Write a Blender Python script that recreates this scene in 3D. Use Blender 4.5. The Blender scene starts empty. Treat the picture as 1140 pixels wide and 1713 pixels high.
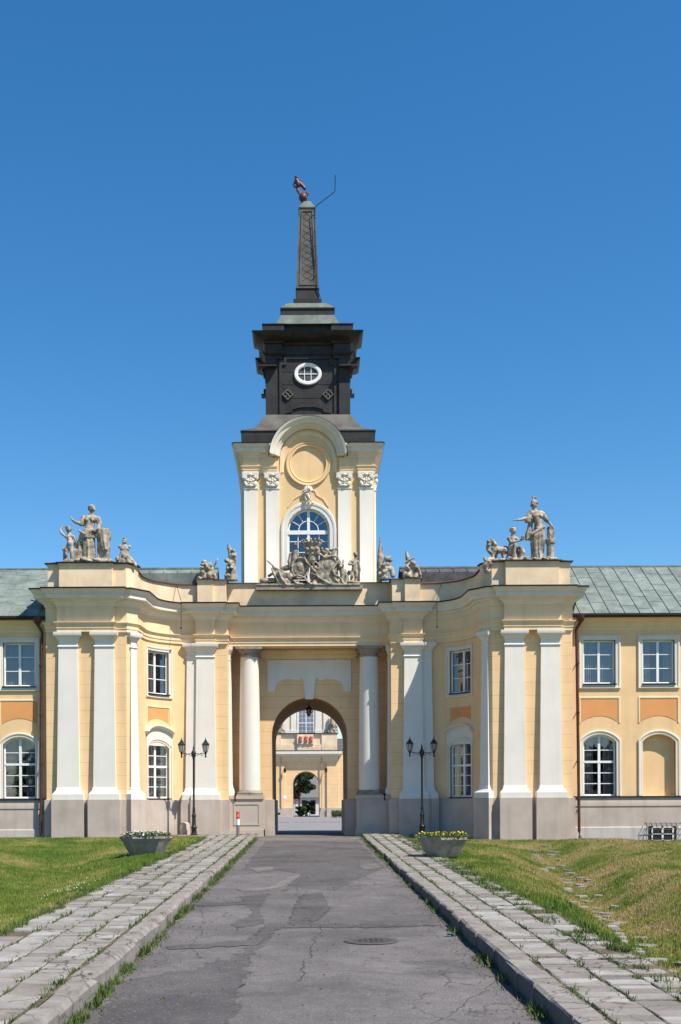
import bpy, bmesh, math, random
import numpy as np
from mathutils import Vector, Matrix, Euler
random.seed(7); np.random.seed(7)
PI = math.pi; R = math.radians
scene = bpy.context.scene
COL = scene.collection

# ------------------------------------------------------------------ camera, sky, sun, exposure
EYE = 1.42; CY = -54.3; F = 1900.0
cd = bpy.data.cameras.new('camera'); cam = bpy.data.objects.new('camera', cd); COL.objects.link(cam)
cam.location = (0, CY, EYE); cam.rotation_euler = (R(90), R(0.26), 0)
cd.sensor_fit = 'VERTICAL'; cd.sensor_height = 36; cd.lens = F/1713*36
cd.shift_x = 53/1713; cd.shift_y = 493.5/1713; cd.clip_end = 5000; cd.clip_start = 0.1
scene.camera = cam
SUN = Vector((1.3, -1.0, 2.35)).normalized()
w = bpy.data.worlds.new('World'); scene.world = w; w.use_nodes = True
nt = w.node_tree; bg = nt.nodes['Background']
sky = nt.nodes.new('ShaderNodeTexSky'); sky.sky_type = 'NISHITA'; sky.sun_disc = False
sky.sun_elevation = math.asin(SUN.z); sky.sun_rotation = math.atan2(SUN.x, SUN.y)
sky.altitude = 1500; sky.air_density = 1.3; sky.dust_density = 0.35; sky.ozone_density = 4.0
hs_ = nt.nodes.new('ShaderNodeHueSaturation'); hs_.inputs['Hue'].default_value = 0.498; hs_.inputs['Saturation'].default_value = 1.30; hs_.inputs['Value'].default_value = 1.0
nt.links.new(sky.outputs[0], hs_.inputs['Color']); nt.links.new(hs_.outputs[0], bg.inputs[0]); bg.inputs[1].default_value = 0.105
sl = bpy.data.lights.new('sun', 'SUN'); so = bpy.data.objects.new('sun', sl); COL.objects.link(so)
sl.energy = 5.0; sl.angle = R(0.53); sl.color = (1.0, 0.93, 0.82)
so.rotation_euler = SUN.to_track_quat('Z', 'Y').to_euler()
scene.view_settings.view_transform = 'Standard'; scene.view_settings.look = 'None'
scene.view_settings.exposure = 0.58; scene.view_settings.gamma = 1

# ------------------------------------------------------------------ materials
M = {}
def nodes(name):
    m = bpy.data.materials.new(name); m.use_nodes = True
    n = m.node_tree.nodes; l = m.node_tree.links; M[name] = m
    return m, n, l, n['Principled BSDF']
def mathn(n, l, op, a, b=None, c=None):
    q = n.new('ShaderNodeMath'); q.operation = op
    for i, v in enumerate((a, b, c)):
        if v is None: continue
        if isinstance(v, (int, float)): q.inputs[i].default_value = v
        else: l.new(v, q.inputs[i])
    return q.outputs[0]
def noise(n, l, pos, scale, detail=4, rough=.55, stretch=None):
    t = n.new('ShaderNodeTexNoise'); t.inputs['Scale'].default_value = scale
    t.inputs['Detail'].default_value = detail; t.inputs['Roughness'].default_value = rough
    if stretch:
        mp = n.new('ShaderNodeMapping'); mp.inputs['Scale'].default_value = stretch
        l.new(pos, mp.inputs[0]); pos = mp.outputs[0]
    l.new(pos, t.inputs['Vector']); return t.outputs[0]
def ramp(n, l, fac, stops):
    r = n.new('ShaderNodeValToRGB'); l.new(fac, r.inputs[0])
    el = r.color_ramp.elements
    while len(el) < len(stops): el.new(0.5)
    for e, (p, c) in zip(el, stops): e.position = p; e.color = (*c, 1)
    return r.outputs[0]
def mixc(n, l, fac, a, b, mode='MIX'):
    q = n.new('ShaderNodeMix'); q.data_type = 'RGBA'; q.blend_type = mode
    for i, v in ((0, fac), (6, a), (7, b)):
        if isinstance(v, (int, float)): q.inputs[i].default_value = v
        elif isinstance(v, tuple): q.inputs[i].default_value = (*v, 1)
        else: l.new(v, q.inputs[i])
    return q.outputs[2]
def bump(n, l, b, h, strength=.3, dist=.01):
    q = n.new('ShaderNodeBump'); q.inputs['Strength'].default_value = strength; q.inputs['Distance'].default_value = dist
    l.new(h, q.inputs['Height']); l.new(q.outputs[0], b.inputs['Normal'])
def mat(name, c, rough=.85, var=.10, scale=1.2, fine=25, metal=0, bs=.25, course=False, streak=0.0, dark=None, darkamt=.0, dscale=2.0):
    m, n, l, b = nodes(name)
    g = n.new('ShaderNodeNewGeometry').outputs['Position']
    n1 = noise(n, l, g, scale, 5); n2 = noise(n, l, g, fine, 3)
    lo = tuple(x*(1-var) for x in c); hi = tuple(min(1, x*(1+var)) for x in c)
    col = ramp(n, l, n1, [(.3, lo), (.7, hi)])
    f2 = ramp(n, l, n2, [(.3, (1-var*.6,)*3), (.7, (1+0*var,)*3)])
    col = mixc(n, l, 1.0, col, f2, 'MULTIPLY')
    if streak:
        n3 = noise(n, l, g, 1.0, 4, .6, (3.0, 3.0, .25))
        s = ramp(n, l, n3, [(.5, (1, 1, 1)), (.78, (1-streak,)*3)])
        col = mixc(n, l, 1.0, col, s, 'MULTIPLY')
    if dark:
        n4 = noise(n, l, g, dscale, 6, .65)
        f = ramp(n, l, n4, [(.5-.08, (0, 0, 0)), (.68, (darkamt,)*3)])
        col = mixc(n, l, f, col, dark)
    h = n2
    if course:
        sp = n.new('ShaderNodeSeparateXYZ'); l.new(g, sp.inputs[0])
        q = mathn(n, l, 'DIVIDE', mathn(n, l, 'SUBTRACT', sp.outputs[2], 2.86), .584)
        q = mathn(n, l, 'PINGPONG', q, .5)
        gr = mathn(n, l, 'LESS_THAN', q, .016)
        hi2 = mathn(n, l, 'MULTIPLY', mathn(n, l, 'LESS_THAN', sp.outputs[2], 9.1), gr)
        col = mixc(n, l, mathn(n, l, 'MULTIPLY', hi2, .5), col, tuple(x*.35 for x in c))
    l.new(col, b.inputs['Base Color']); b.inputs['Roughness'].default_value = rough; b.inputs['Metallic'].default_value = metal
    b.inputs['Specular IOR Level'].default_value = .3
    bump(n, l, b, h, bs, .01)
    return m
mat('cream_wall', (.78, .535, .285), var=.06, streak=.12)
mat('coursed_wall', (.79, .54, .295), var=.06, course=True, streak=.13)
mat('cream_trim', (.78, .59, .365), var=.05, streak=.15)
mat('attic_plaster', (.80, .615, .41), var=.06, streak=.14, dark=(.42, .33, .25), darkamt=.5, dscale=.8)
mat('white_plaster', (.73, .695, .625), var=.04, streak=.09)
mat('cornice_white', (.70, .645, .545), var=.05, streak=.10)
mat('plinth', (.49, .415, .355), var=.08, streak=.16, dark=(.30, .24, .20), darkamt=.4, dscale=.7)
mat('plinth_light', (.50, .46, .42), var=.08, streak=.3)
mat('orange_panel', (.70, .315, .115), var=.06)
mat('stone', (.40, .345, .28), var=.22, scale=3, fine=30, bs=.5, dark=(.10, .09, .08), darkamt=.85, dscale=3)
mat('statue_stone', (.46, .39, .30), var=.28, scale=5, fine=40, bs=.6, dark=(.05, .047, .042), darkamt=.95, dscale=3.4)
mat('granite', (.50, .435, .37), var=.15, scale=1.5, fine=60, bs=.4, dark=(.33, .22, .12), darkamt=.5, dscale=1.5)
mat('column_white', (.70, .67, .60), var=.05, streak=.08, dark=(.45, .40, .32), darkamt=.3, dscale=1.2)
mat('black_metal', (.034, .031, .029), rough=.55, var=.35, scale=2, fine=14, streak=.3, bs=.4)
mat('lead_apron', (.115, .105, .095), rough=.6, var=.3, scale=1.5, streak=.35, bs=.3)
mat('dark_edge', (.018, .015, .014), rough=.5, var=.2)
mat('brown_pipe', (.09, .035, .028), rough=.45, var=.3, scale=4)
mat('brown_coping', (.11, .065, .052), rough=.6, var=.3, scale=2)
mat('copper', (.205, .24, .215), rough=.6, var=.22, scale=1.1, fine=12, streak=.3, dark=(.07, .085, .08), darkamt=.6, dscale=1.3)
mat('copper_pale', (.15, .175, .155), rough=.65, var=.25, scale=2, fine=12, streak=.35, dark=(.07, .085, .08), darkamt=.7, dscale=1.3)
mat('slate', (.085, .085, .092), rough=.7, var=.35, scale=3, fine=9, bs=.6)
mat('wood_white', (.78, .78, .77), rough=.45, var=.03)
mat('iron', (.02, .023, .025), rough=.4, var=.2)
mat('rust_figure', (.13, .035, .035), rough=.45, var=.3, scale=8)
mat('curtain', (.30, .285, .27), var=.1, scale=8)
mat('room_dark', (.03, .027, .025), var=.1)
mat('kerb_stone', (.255, .228, .205), var=.28, scale=2.5, fine=35, bs=.8, dark=(.16, .14, .12), darkamt=.6, dscale=4)
mat('slab', (.27, .25, .228), var=.22, scale=1.7, fine=35, bs=.6, dark=(.20, .17, .14), darkamt=.55, dscale=2.6)
mat('slab_pale', (.33, .31, .285), var=.2, scale=2.2, fine=35, bs=.6, dark=(.18, .15, .13), darkamt=.5, dscale=3)
mat('slab_brown', (.22, .195, .172), var=.22, scale=1.9, fine=35, bs=.6, dark=(.12, .10, .085), darkamt=.5, dscale=2.2)
mat('soil', (.12, .095, .065), var=.35, scale=4, fine=25, bs=.8)
mat('concrete', (.34, .31, .265), var=.15, scale=3, fine=30, bs=.6, dark=(.16, .15, .12), darkamt=.8, dscale=3.2)
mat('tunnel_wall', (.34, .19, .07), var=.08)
mat('faded_red', (.42, .10, .08), var=.25, scale=3)
mat('red_paint', (.55, .03, .04), rough=.4, var=.1)
mat('white_paint', (.8, .8, .8), rough=.5, var=.05)
mat('grey_paint', (.17, .17, .18), rough=.5, var=.1)
mat('house_white', (.62, .62, .62), var=.08)
mat('house_roof', (.16, .155, .155), var=.15, scale=3)
mat('bark', (.12, .09, .065), var=.3, scale=6, bs=.8)
mat('courtyard_asphalt', (.22, .205, .205), var=.12, scale=.35, fine=20)
mat('litter_blue', (.25, .5, .6), rough=.3, var=.1)
mat('yellow_petal', (.85, .6, .02), var=.15, scale=20)
mat('white_petal', (.75, .75, .72), var=.1, scale=20)
mat('manhole_iron', (.085, .072, .066), rough=.6, var=.3, scale=9, fine=60, bs=1)

def add_cracks(name, sc, wd, dk, amt=.8):
    m = M[name]; n = m.node_tree.nodes; l = m.node_tree.links; b = n['Principled BSDF']
    src = b.inputs['Base Color'].links[0].from_socket; g = n.new('ShaderNodeNewGeometry').outputs['Position']
    wn = n.new('ShaderNodeTexNoise'); wn.inputs['Scale'].default_value = 3.0; wn.inputs['Detail'].default_value = 6; l.new(g, wn.inputs['Vector'])
    vm = n.new('ShaderNodeVectorMath'); vm.operation = 'SCALE'; vm.inputs[3].default_value = .35; l.new(wn.outputs[1], vm.inputs[0])
    va = n.new('ShaderNodeVectorMath'); va.operation = 'ADD'; l.new(g, va.inputs[0]); l.new(vm.outputs[0], va.inputs[1])
    v = n.new('ShaderNodeTexVoronoi'); v.feature = 'DISTANCE_TO_EDGE'; v.inputs['Scale'].default_value = sc; l.new(va.outputs[0], v.inputs['Vector'])
    msk = ramp(n, l, noise(n, l, g, .6, 3), [(.42, (.1,)*3), (.58, (amt,)*3)])
    f = mathn(n, l, 'MULTIPLY', mathn(n, l, 'LESS_THAN', v.outputs['Distance'], wd), msk)
    l.new(mixc(n, l, f, src, dk), b.inputs['Base Color'])
for k_ in ('slab', 'slab_pale', 'slab_brown'): add_cracks(k_, 2.2, .022, (.05, .045, .035))
add_cracks('kerb_stone', 1.6, .018, (.06, .05, .04))
mat('kerb_shade_face', (.10, .09, .085), var=.3, scale=3, fine=35, bs=.8)  # darker kerb colour with the shade painted in
def leafmat(name, c1, c2, rough=.6, scale=1.5):
    m, n, l, b = nodes(name)
    g = n.new('ShaderNodeNewGeometry').outputs['Position']
    col = ramp(n, l, noise(n, l, g, scale, 5, .7), [(.32, c1), (.68, c2)])
    l.new(col, b.inputs['Base Color']); b.inputs['Roughness'].default_value = rough
    b.inputs['Specular IOR Level'].default_value = .2
leafmat('leaf', (.035, .07, .018), (.08, .13, .035))
leafmat('weed', (.045, .085, .016), (.11, .15, .04))
leafmat('leaf_dark', (.02, .04, .014), (.055, .08, .025), scale=.8)

def grassmat(name, blade):
    m, n, l, b = nodes(name)
    g = n.new('ShaderNodeNewGeometry').outputs['Position']
    big = noise(n, l, g, .45, 6, .72)
    sm = noise(n, l, g, 5, 4, .7)
    sp = n.new('ShaderNodeSeparateXYZ'); l.new(g, sp.inputs[0])
    # drier turf further from the right-hand pavement, where the ground is worn
    dry = n.new('ShaderNodeMapRange'); dry.inputs[1].default_value = 5.2; dry.inputs[2].default_value = 7.5
    dry.inputs[3].default_value = 0; dry.inputs[4].default_value = .075; l.new(sp.outputs[0], dry.inputs[0])
    f = mathn(n, l, 'ADD', mathn(n, l, 'ADD', mathn(n, l, 'MULTIPLY', big, .75), mathn(n, l, 'MULTIPLY', sm, .25)), dry.outputs[0])
    if blade:
        col = ramp(n, l, f, [(.40, (.085, .165, .022)), (.52, (.18, .235, .045)), (.58, (.33, .30, .095)), (.68, (.45, .345, .17))])
    else:
        col = ramp(n, l, f, [(.40, (.055, .095, .016)), (.52, (.115, .135, .03)), (.58, (.21, .17, .065)), (.68, (.26, .185, .10))])
    fi = noise(n, l, g, 40, 3, .6)
    col = mixc(n, l, 1.0, col, ramp(n, l, fi, [(.3, (.6, .6, .6)), (.7, (1.15, 1.15, 1.1))]), 'MULTIPLY')
    l.new(col, b.inputs['Base Color']); b.inputs['Roughness'].default_value = .8
    b.inputs['Specular IOR Level'].default_value = .15
    if not blade: bump(n, l, b, sm, .8, .06)
grassmat('turf', False); grassmat('grass_blade', True)

def asphaltmat(name, base, dk):
    m, n, l, b = nodes(name)
    g = n.new('ShaderNodeNewGeometry').outputs['Position']
    big = noise(n, l, g, .5, 6, .65); mid = noise(n, l, g, 3.5, 5, .65); fi = noise(n, l, g, 45, 4, .75)
    col = ramp(n, l, big, [(.33, tuple(x*.78 for x in base)), (.52, base), (.7, tuple(x*1.22 for x in base))])
    col = mixc(n, l, 1.0, col, ramp(n, l, mid, [(.3, (.82,)*3), (.7, (1.08,)*3)]), 'MULTIPLY')
    col = mixc(n, l, 1.0, col, ramp(n, l, fi, [(.35, (.62,)*3), (.5, (1,)*3), (.72, (1.5,)*3)]), 'MULTIPLY')
    st = noise(n, l, g, .38, 9, .68); col = mixc(n, l, ramp(n, l, st, [(.50, (0, 0, 0)), (.60, (.55,)*3)]), col, tuple(x*.5 for x in base))
    sk = n.new('ShaderNodeTexVoronoi'); sk.inputs['Scale'].default_value = 14; l.new(g, sk.inputs['Vector'])
    col = mixc(n, l, mathn(n, l, 'MULTIPLY', mathn(n, l, 'LESS_THAN', sk.outputs['Distance'], .17), .35), col, (.34, .32, .30))
    # cracks
    v = n.new('ShaderNodeTexVoronoi'); v.feature = 'DISTANCE_TO_EDGE'; v.inputs['Scale'].default_value = .55
    wn = n.new('ShaderNodeTexNoise'); wn.inputs['Scale'].default_value = 1.6; wn.inputs['Detail'].default_value = 6; l.new(g, wn.inputs['Vector'])
    vm = n.new('ShaderNodeVectorMath'); vm.operation = 'SCALE'; vm.inputs[3].default_value = 1.0; l.new(wn.outputs[1], vm.inputs[0])
    va = n.new('ShaderNodeVectorMath'); va.operation = 'ADD'; l.new(g, va.inputs[0]); l.new(vm.outputs[0], va.inputs[1])
    l.new(va.outputs[0], v.inputs['Vector'])
    cr = mathn(n, l, 'MULTIPLY', mathn(n, l, 'LESS_THAN', v.outputs['Distance'], .007), ramp(n, l, big, [(.45, (0, 0, 0)), (.6, (.8,)*3)]))
    col = mixc(n, l, cr, col, dk)
    l.new(col, b.inputs['Base Color']); b.inputs['Roughness'].default_value = .85
    b.inputs['Specular IOR Level'].default_value = .25
    bump(n, l, b, fi, .5, .01)
asphaltmat('asphalt', (.135, .122, .120), (.05, .045, .045))
asphaltmat('asphalt_dark', (.098, .089, .088), (.04, .04, .04))
mat('crack_dark', (.045, .042, .04), var=.3, scale=5)
asphaltmat('asphalt_pale', (.17, .15, .142), (.10, .09, .09))

m, n, l, b = nodes('glass')
b.inputs['Base Color'].default_value = (.03, .035, .04, 1); b.inputs['Roughness'].default_value = .03
tr = n.new('ShaderNodeBsdfTransparent'); tr.inputs[0].default_value = (.62, .66, .7, 1)
gl = n.new('ShaderNodeBsdfGlossy'); gl.inputs['Roughness'].default_value = .02; gl.inputs[0].default_value = (.9, .95, 1, 1)
mx = n.new('ShaderNodeMixShader'); ge = n.new('ShaderNodeNewGeometry'); dt = n.new('ShaderNodeVectorMath'); dt.operation = 'DOT_PRODUCT'
l.new(ge.outputs['Normal'], dt.inputs[0]); l.new(ge.outputs['Incoming'], dt.inputs[1])
fa = mathn(n, l, 'POWER', mathn(n, l, 'SUBTRACT', 1.0, mathn(n, l, 'ABSOLUTE', dt.outputs['Value'])), 5.0)
fa = mathn(n, l, 'ADD', mathn(n, l, 'MULTIPLY', fa, .85), .13); l.new(fa, mx.inputs[0])
l.new(tr.outputs[0], mx.inputs[1]); l.new(gl.outputs[0], mx.inputs[2])
l.new(mx.outputs[0], n['Material Output'].inputs[0])
m, n, l, b = nodes('lamp_glass')
b.inputs['Base Color'].default_value = (.5, .52, .5, 1); b.inputs['Roughness'].default_value = .15; b.inputs['Transmission Weight'].default_value = .5

# ------------------------------------------------------------------ mesh helpers
def miter(pts, closed=False):
    """per-vertex mitre vectors, outward = left-hand normal (-ty, tx)"""
    n = len(pts); out = []
    def nrm(i, j):
        tx, ty = pts[j][0]-pts[i][0], pts[j][1]-pts[i][1]; L = math.hypot(tx, ty) or 1
        return (-ty/L, tx/L)
    for i in range(n):
        if closed: a = nrm((i-1) % n, i); b = nrm(i, (i+1) % n)
        else:
            a = nrm(i-1, i) if i > 0 else nrm(0, 1)
            b = nrm(i, i+1) if i < n-1 else a
        k = 1+a[0]*b[0]+a[1]*b[1]; k = max(k, .3)
        out.append(((a[0]+b[0])/k, (a[1]+b[1])/k))
    return out
class MB:
    def __init__(s): s.v = []; s.f = []; s.m = []
    def add(s, vs, fs, mi=0):
        o = len(s.v); s.v += [tuple(v) for v in vs]
        for f in fs: s.f.append(tuple(i+o for i in f)); s.m.append(mi)
        return s
    def box(s, x0, x1, y0, y1, z0, z1, mi=0, mp=None, n=1):
        vs = []; fs = []
        for i in range(n+1):
            x = x0+(x1-x0)*i/n
            vs += [(x, y0, z0), (x, y1, z0), (x, y1, z1), (x, y0, z1)]
        for i in range(n):
            a = 4*i
            for k in range(4): fs.append((a+k, a+(k+1) % 4, a+4+(k+1) % 4, a+4+k))
        fs += [(0, 1, 2, 3), (4*n, 4*n+3, 4*n+2, 4*n+1)]
        if mp: vs = [mp(*v) for v in vs]
        return s.add(vs, fs, mi)
    def sweep(s, pts, prof, closed=False, mp=None, mi=0, caps=True, profclosed=False):
        """pts: plan polyline (u,v); prof: (outward offset, w).  mp maps (u,v,w)"""
        ms = miter(pts, closed); P = len(prof); vs = []; fs = []
        for (u, v), (mu, mv) in zip(pts, ms):
            for d, z in prof: vs.append((u+mu*d, v+mv*d, z))
        n = len(pts); rng = n if closed else n-1
        for i in range(rng):
            a = i*P; b2 = ((i+1) % n)*P
            for k in range(P if profclosed else P-1):
                k2 = (k+1) % P
                fs.append((a+k, b2+k, b2+k2, a+k2))
        if caps and not closed:
            fs.append(tuple(range(P))); fs.append(tuple(range((n-1)*P+P-1, (n-1)*P-1, -1)))
        if mp: vs = [mp(*v) for v in vs]
        return s.add(vs, fs, mi)
    def prism(s, poly, t0, t1, mp, mi=0):
        n = len(poly)
        vs = [mp(p[0], t0, p[1]) for p in poly]+[mp(p[0], t1, p[1]) for p in poly]
        fs = [tuple(range(n)), tuple(range(2*n-1, n-1, -1))]+[(i, (i+1) % n, (i+1) % n+n, i+n) for i in range(n)]
        return s.add(vs, fs, mi)
    def lathe(s, prof, c=(0, 0, 0), n=24, mi=0, rot=None, phase=0, smooth=True):
        vs = []; fs = []
        for r, z in prof:
            for i in range(n):
                a = 2*PI*i/n+phase; p = Vector((r*math.cos(a), r*math.sin(a), z))
                if rot: p = rot @ p
                vs.append((p.x+c[0], p.y+c[1], p.z+c[2]))
        for k in range(len(prof)-1):
            for i in range(n): fs.append((k*n+i, k*n+(i+1) % n, (k+1)*n+(i+1) % n, (k+1)*n+i))
        fs.append(tuple(range(n-1, -1, -1))); fs.append(tuple(range((len(prof)-1)*n, len(prof)*n)))
        return s.add(vs, fs, mi)
    def tube(s, pts, r, n=8, mi=0):
        rs = r if isinstance(r, (list, tuple)) else [r]*len(pts)
        vs = []; fs = []; P = [Vector(p) for p in pts]
        for i, p in enumerate(P):
            t = ((P[i]-P[i-1]).normalized() if i else Vector()) + ((P[i+1]-P[i]).normalized() if i < len(P)-1 else Vector())
            t.normalize(); up = Vector((0, 0, 1)) if abs(t.z) < .9 else Vector((0, 1, 0))
            a = t.cross(up).normalized(); b = t.cross(a)
            for k in range(n):
                q = p+(a*math.cos(2*PI*k/n)+b*math.sin(2*PI*k/n))*rs[i]; vs.append(tuple(q))
        for i in range(len(P)-1):
            for k in range(n): fs.append((i*n+k, i*n+(k+1) % n, (i+1)*n+(k+1) % n, (i+1)*n+k))
        fs.append(tuple(range(n-1, -1, -1))); fs.append(tuple(range((len(P)-1)*n, len(P)*n)))
        return s.add(vs, fs, mi)
    def ell(s, c, r, rot=None, mi=0, nu=12, nv=8):
        vs = []; fs = []
        if isinstance(r, (int, float)): r = (r, r, r)
        E = Euler(rot).to_matrix() if rot else None
        for j in range(1, nv):
            th = PI*j/nv
            for i in range(nu):
                a = 2*PI*i/nu
                p = Vector((r[0]*math.sin(th)*math.cos(a), r[1]*math.sin(th)*math.sin(a), r[2]*math.cos(th)))
                if E: p = E @ p
                vs.append((p.x+c[0], p.y+c[1], p.z+c[2]))
        T = Vector((0, 0, r[2])); B = -T
        if E: T = E @ T; B = E @ B
        vs += [(T.x+c[0], T.y+c[1], T.z+c[2]), (B.x+c[0], B.y+c[1], B.z+c[2])]
        t = len(vs)-2; bt = t+1
        for j in range(nv-2):
            for i in range(nu): fs.append((j*nu+i, (j+1)*nu+i, (j+1)*nu+(i+1) % nu, j*nu+(i+1) % nu))
        for i in range(nu):
            fs.append((t, i, (i+1) % nu)); fs.append((bt, (nv-2)*nu+(i+1) % nu, (nv-2)*nu+i))
        return s.add(vs, fs, mi)
    def build(s, name, mats, parent=None, smooth=32, recalc=True):
        if isinstance(mats, str): mats = [mats]
        me = bpy.data.meshes.new(name); me.from_pydata(s.v, [], s.f)
        for q in mats: me.materials.append(M[q])
        me.polygons.foreach_set('material_index', s.m)
        if recalc or smooth:
            bm = bmesh.new(); bm.from_mesh(me)
            if recalc: bmesh.ops.recalc_face_normals(bm, faces=bm.faces)
            if smooth:
                th = R(smooth)
                for f in bm.faces: f.smooth = True
                for e in bm.edges:
                    e.smooth = len(e.link_faces) == 2 and e.calc_face_angle(PI) < th
            bm.to_mesh(me); bm.free()
        o = bpy.data.objects.new(name, me); COL.objects.link(o)
        if parent: o.parent = parent; o.matrix_parent_inverse = Matrix()
        return o
def npmesh(name, V, Fc, mats, parent=None, mi=None):
    me = bpy.data.meshes.new(name); k = Fc.shape[1]
    me.vertices.add(len(V)); me.vertices.foreach_set('co', V.astype(np.float32).ravel())
    me.loops.add(Fc.size); me.loops.foreach_set('vertex_index', Fc.astype(np.int32).ravel())
    me.polygons.add(len(Fc)); me.polygons.foreach_set('loop_start', np.arange(0, Fc.size, k, dtype=np.int32))
    me.polygons.foreach_set('loop_total', np.full(len(Fc), k, dtype=np.int32))
    for q in ([mats] if isinstance(mats, str) else mats): me.materials.append(M[q])
    if mi is not None: me.polygons.foreach_set('material_index', mi.astype(np.int32))
    me.update(calc_edges=True)
    o = bpy.data.objects.new(name, me); COL.objects.link(o)
    if parent: o.parent = parent
    return o
def tag(o, label=None, cat=None, group=None, kind=None):
    if label: o['label'] = label
    if cat: o['category'] = cat
    if group: o['group'] = group
    if kind: o['kind'] = kind
    return o
def empty(name, label, cat, loc=(0, 0, 0), group=None):
    o = bpy.data.objects.new(name, None); COL.objects.link(o); o.location = loc
    return tag(o, label, cat, group)
def dup(root, loc, label=None, rotz=None):
    def cp(o, par):
        c = o.copy(); COL.objects.link(c)
        if par: c.parent = par
        for ch in o.children: cp(ch, c)
        return c
    r = cp(root, None); r.location = loc
    if rotz is not None: r.rotation_euler.z = rotz
    if label: r['label'] = label
    return r

XC = 0.05
def side_map(sd):
    return lambda a, y, z: (XC+sd*a, y, z)
def arc(cx, cy, r, a0, a1, n):
    return [(cx+r*math.cos(a0+(a1-a0)*i/n), cy+r*math.sin(a0+(a1-a0)*i/n)) for i in range(n+1)]
def resample(pts, step):
    out = [pts[0]]
    for p, q in zip(pts, pts[1:]):
        L = math.hypot(q[0]-p[0], q[1]-p[1]); k = max(1, int(L/step))
        out += [(p[0]+(q[0]-p[0])*i/k, p[1]+(q[1]-p[1])*i/k) for i in range(1, k+1)]
    return out

# ------------------------------------------------------------------ window kit in (s, d, z); mp maps to world
def open_outline(w, z0, z1, rise, n=12):
    """left bottom -> up -> top -> right bottom ; half width w"""
    if rise <= 0: return [(-w, z0), (-w, z1), (w, z1), (w, z0)]
    rad = (w*w+rise*rise)/(2*rise); zc = z1-rad; th = math.asin(min(1, w/rad))
    if rise >= w*.999: rad = w; zc = z1-w; th = PI/2
    return [(-w, z0)]+[(rad*math.sin(-th+2*th*i/n), zc+rad*math.cos(-th+2*th*i/n)) for i in range(n+1)]+[(w, z0)]
def top_fn(w, z1, rise):
    if rise <= 0: return lambda s: z1
    rad = (w*w+rise*rise)/(2*rise); zc = z1-rad
    return lambda s: zc+math.sqrt(max(0, rad*rad-s*s))
def strip_wall(mb, ss, z0, z1, ops, mp, t=.3, mi=0, top=None):
    """front face of a wall between z0 and z1 with openings (sc, w, za, topfn), plus reveals"""
    xs = set(ss)
    for (sc, w, za, tf) in ops:
        for i in range(13): xs.add(round(sc-w+2*w*i/12, 5))
    xs = sorted(xs)
    def quad(a, b, c, d, e, f): mb.add([mp(a, 0, c), mp(b, 0, d), mp(b, 0, f), mp(a, 0, e)], [(0, 1, 2, 3)], mi)
    bt = lambda za, x: za(x) if callable(za) else za
    for a, b in zip(xs, xs[1:]):
        mid = (a+b)/2; holes = sorted([(za, tf, sc) for (sc, w, za, tf) in ops if sc-w < mid < sc+w], key=lambda q: bt(q[0], 0))
        ca = cb = z0
        for za, tf, sc in holes:
            quad(a, b, ca, cb, bt(za, a-sc), bt(za, b-sc))
            ca, cb = tf(a-sc), tf(b-sc)
        T = (lambda x: z1) if top is None else top
        quad(a, b, ca, cb, T(a), T(b))
    for (sc, w, za, tf) in ops:
        o = [(sc-w+2*w*i/12, tf(-w+2*w*i/12)) for i in range(13)]+[(sc+w-2*w*i/12, bt(za, w-2*w*i/12)) for i in range(13)]
        k = len(o)
        vs = [mp(p[0], 0, p[1]) for p in o]+[mp(p[0], -t, p[1]) for p in o]
        mb.add(vs, [(i, (i+1) % k, (i+1) % k+k, i+k) for i in range(k)], mi)
def surround(w, z0, z1, rise, mp, band=.2, closed=True):
    mb = MB(); o = open_outline(w, z0, z1, rise)
    P = [(0, -.12), (0, .035), (.03, .045), (.035, .045), (band*.55, .045), (band*.6, .07), (band-.03, .08), (band, .06), (band, -.02)]
    if closed and rise <= 0:
        pts = resample(o+[(w, z0), (-w, z0)][1:], .12) if False else resample([(-w, z0), (-w, z1), (w, z1), (w, z0), (-w, z0)], .12)[:-1]
        mb.sweep(pts, P, closed=True, mp=lambda u, v, d: mp(u, d, v))
    else:
        mb.sweep(resample(o, .12), P, mp=lambda u, v, d: mp(u, d, v))
    return mb
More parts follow.
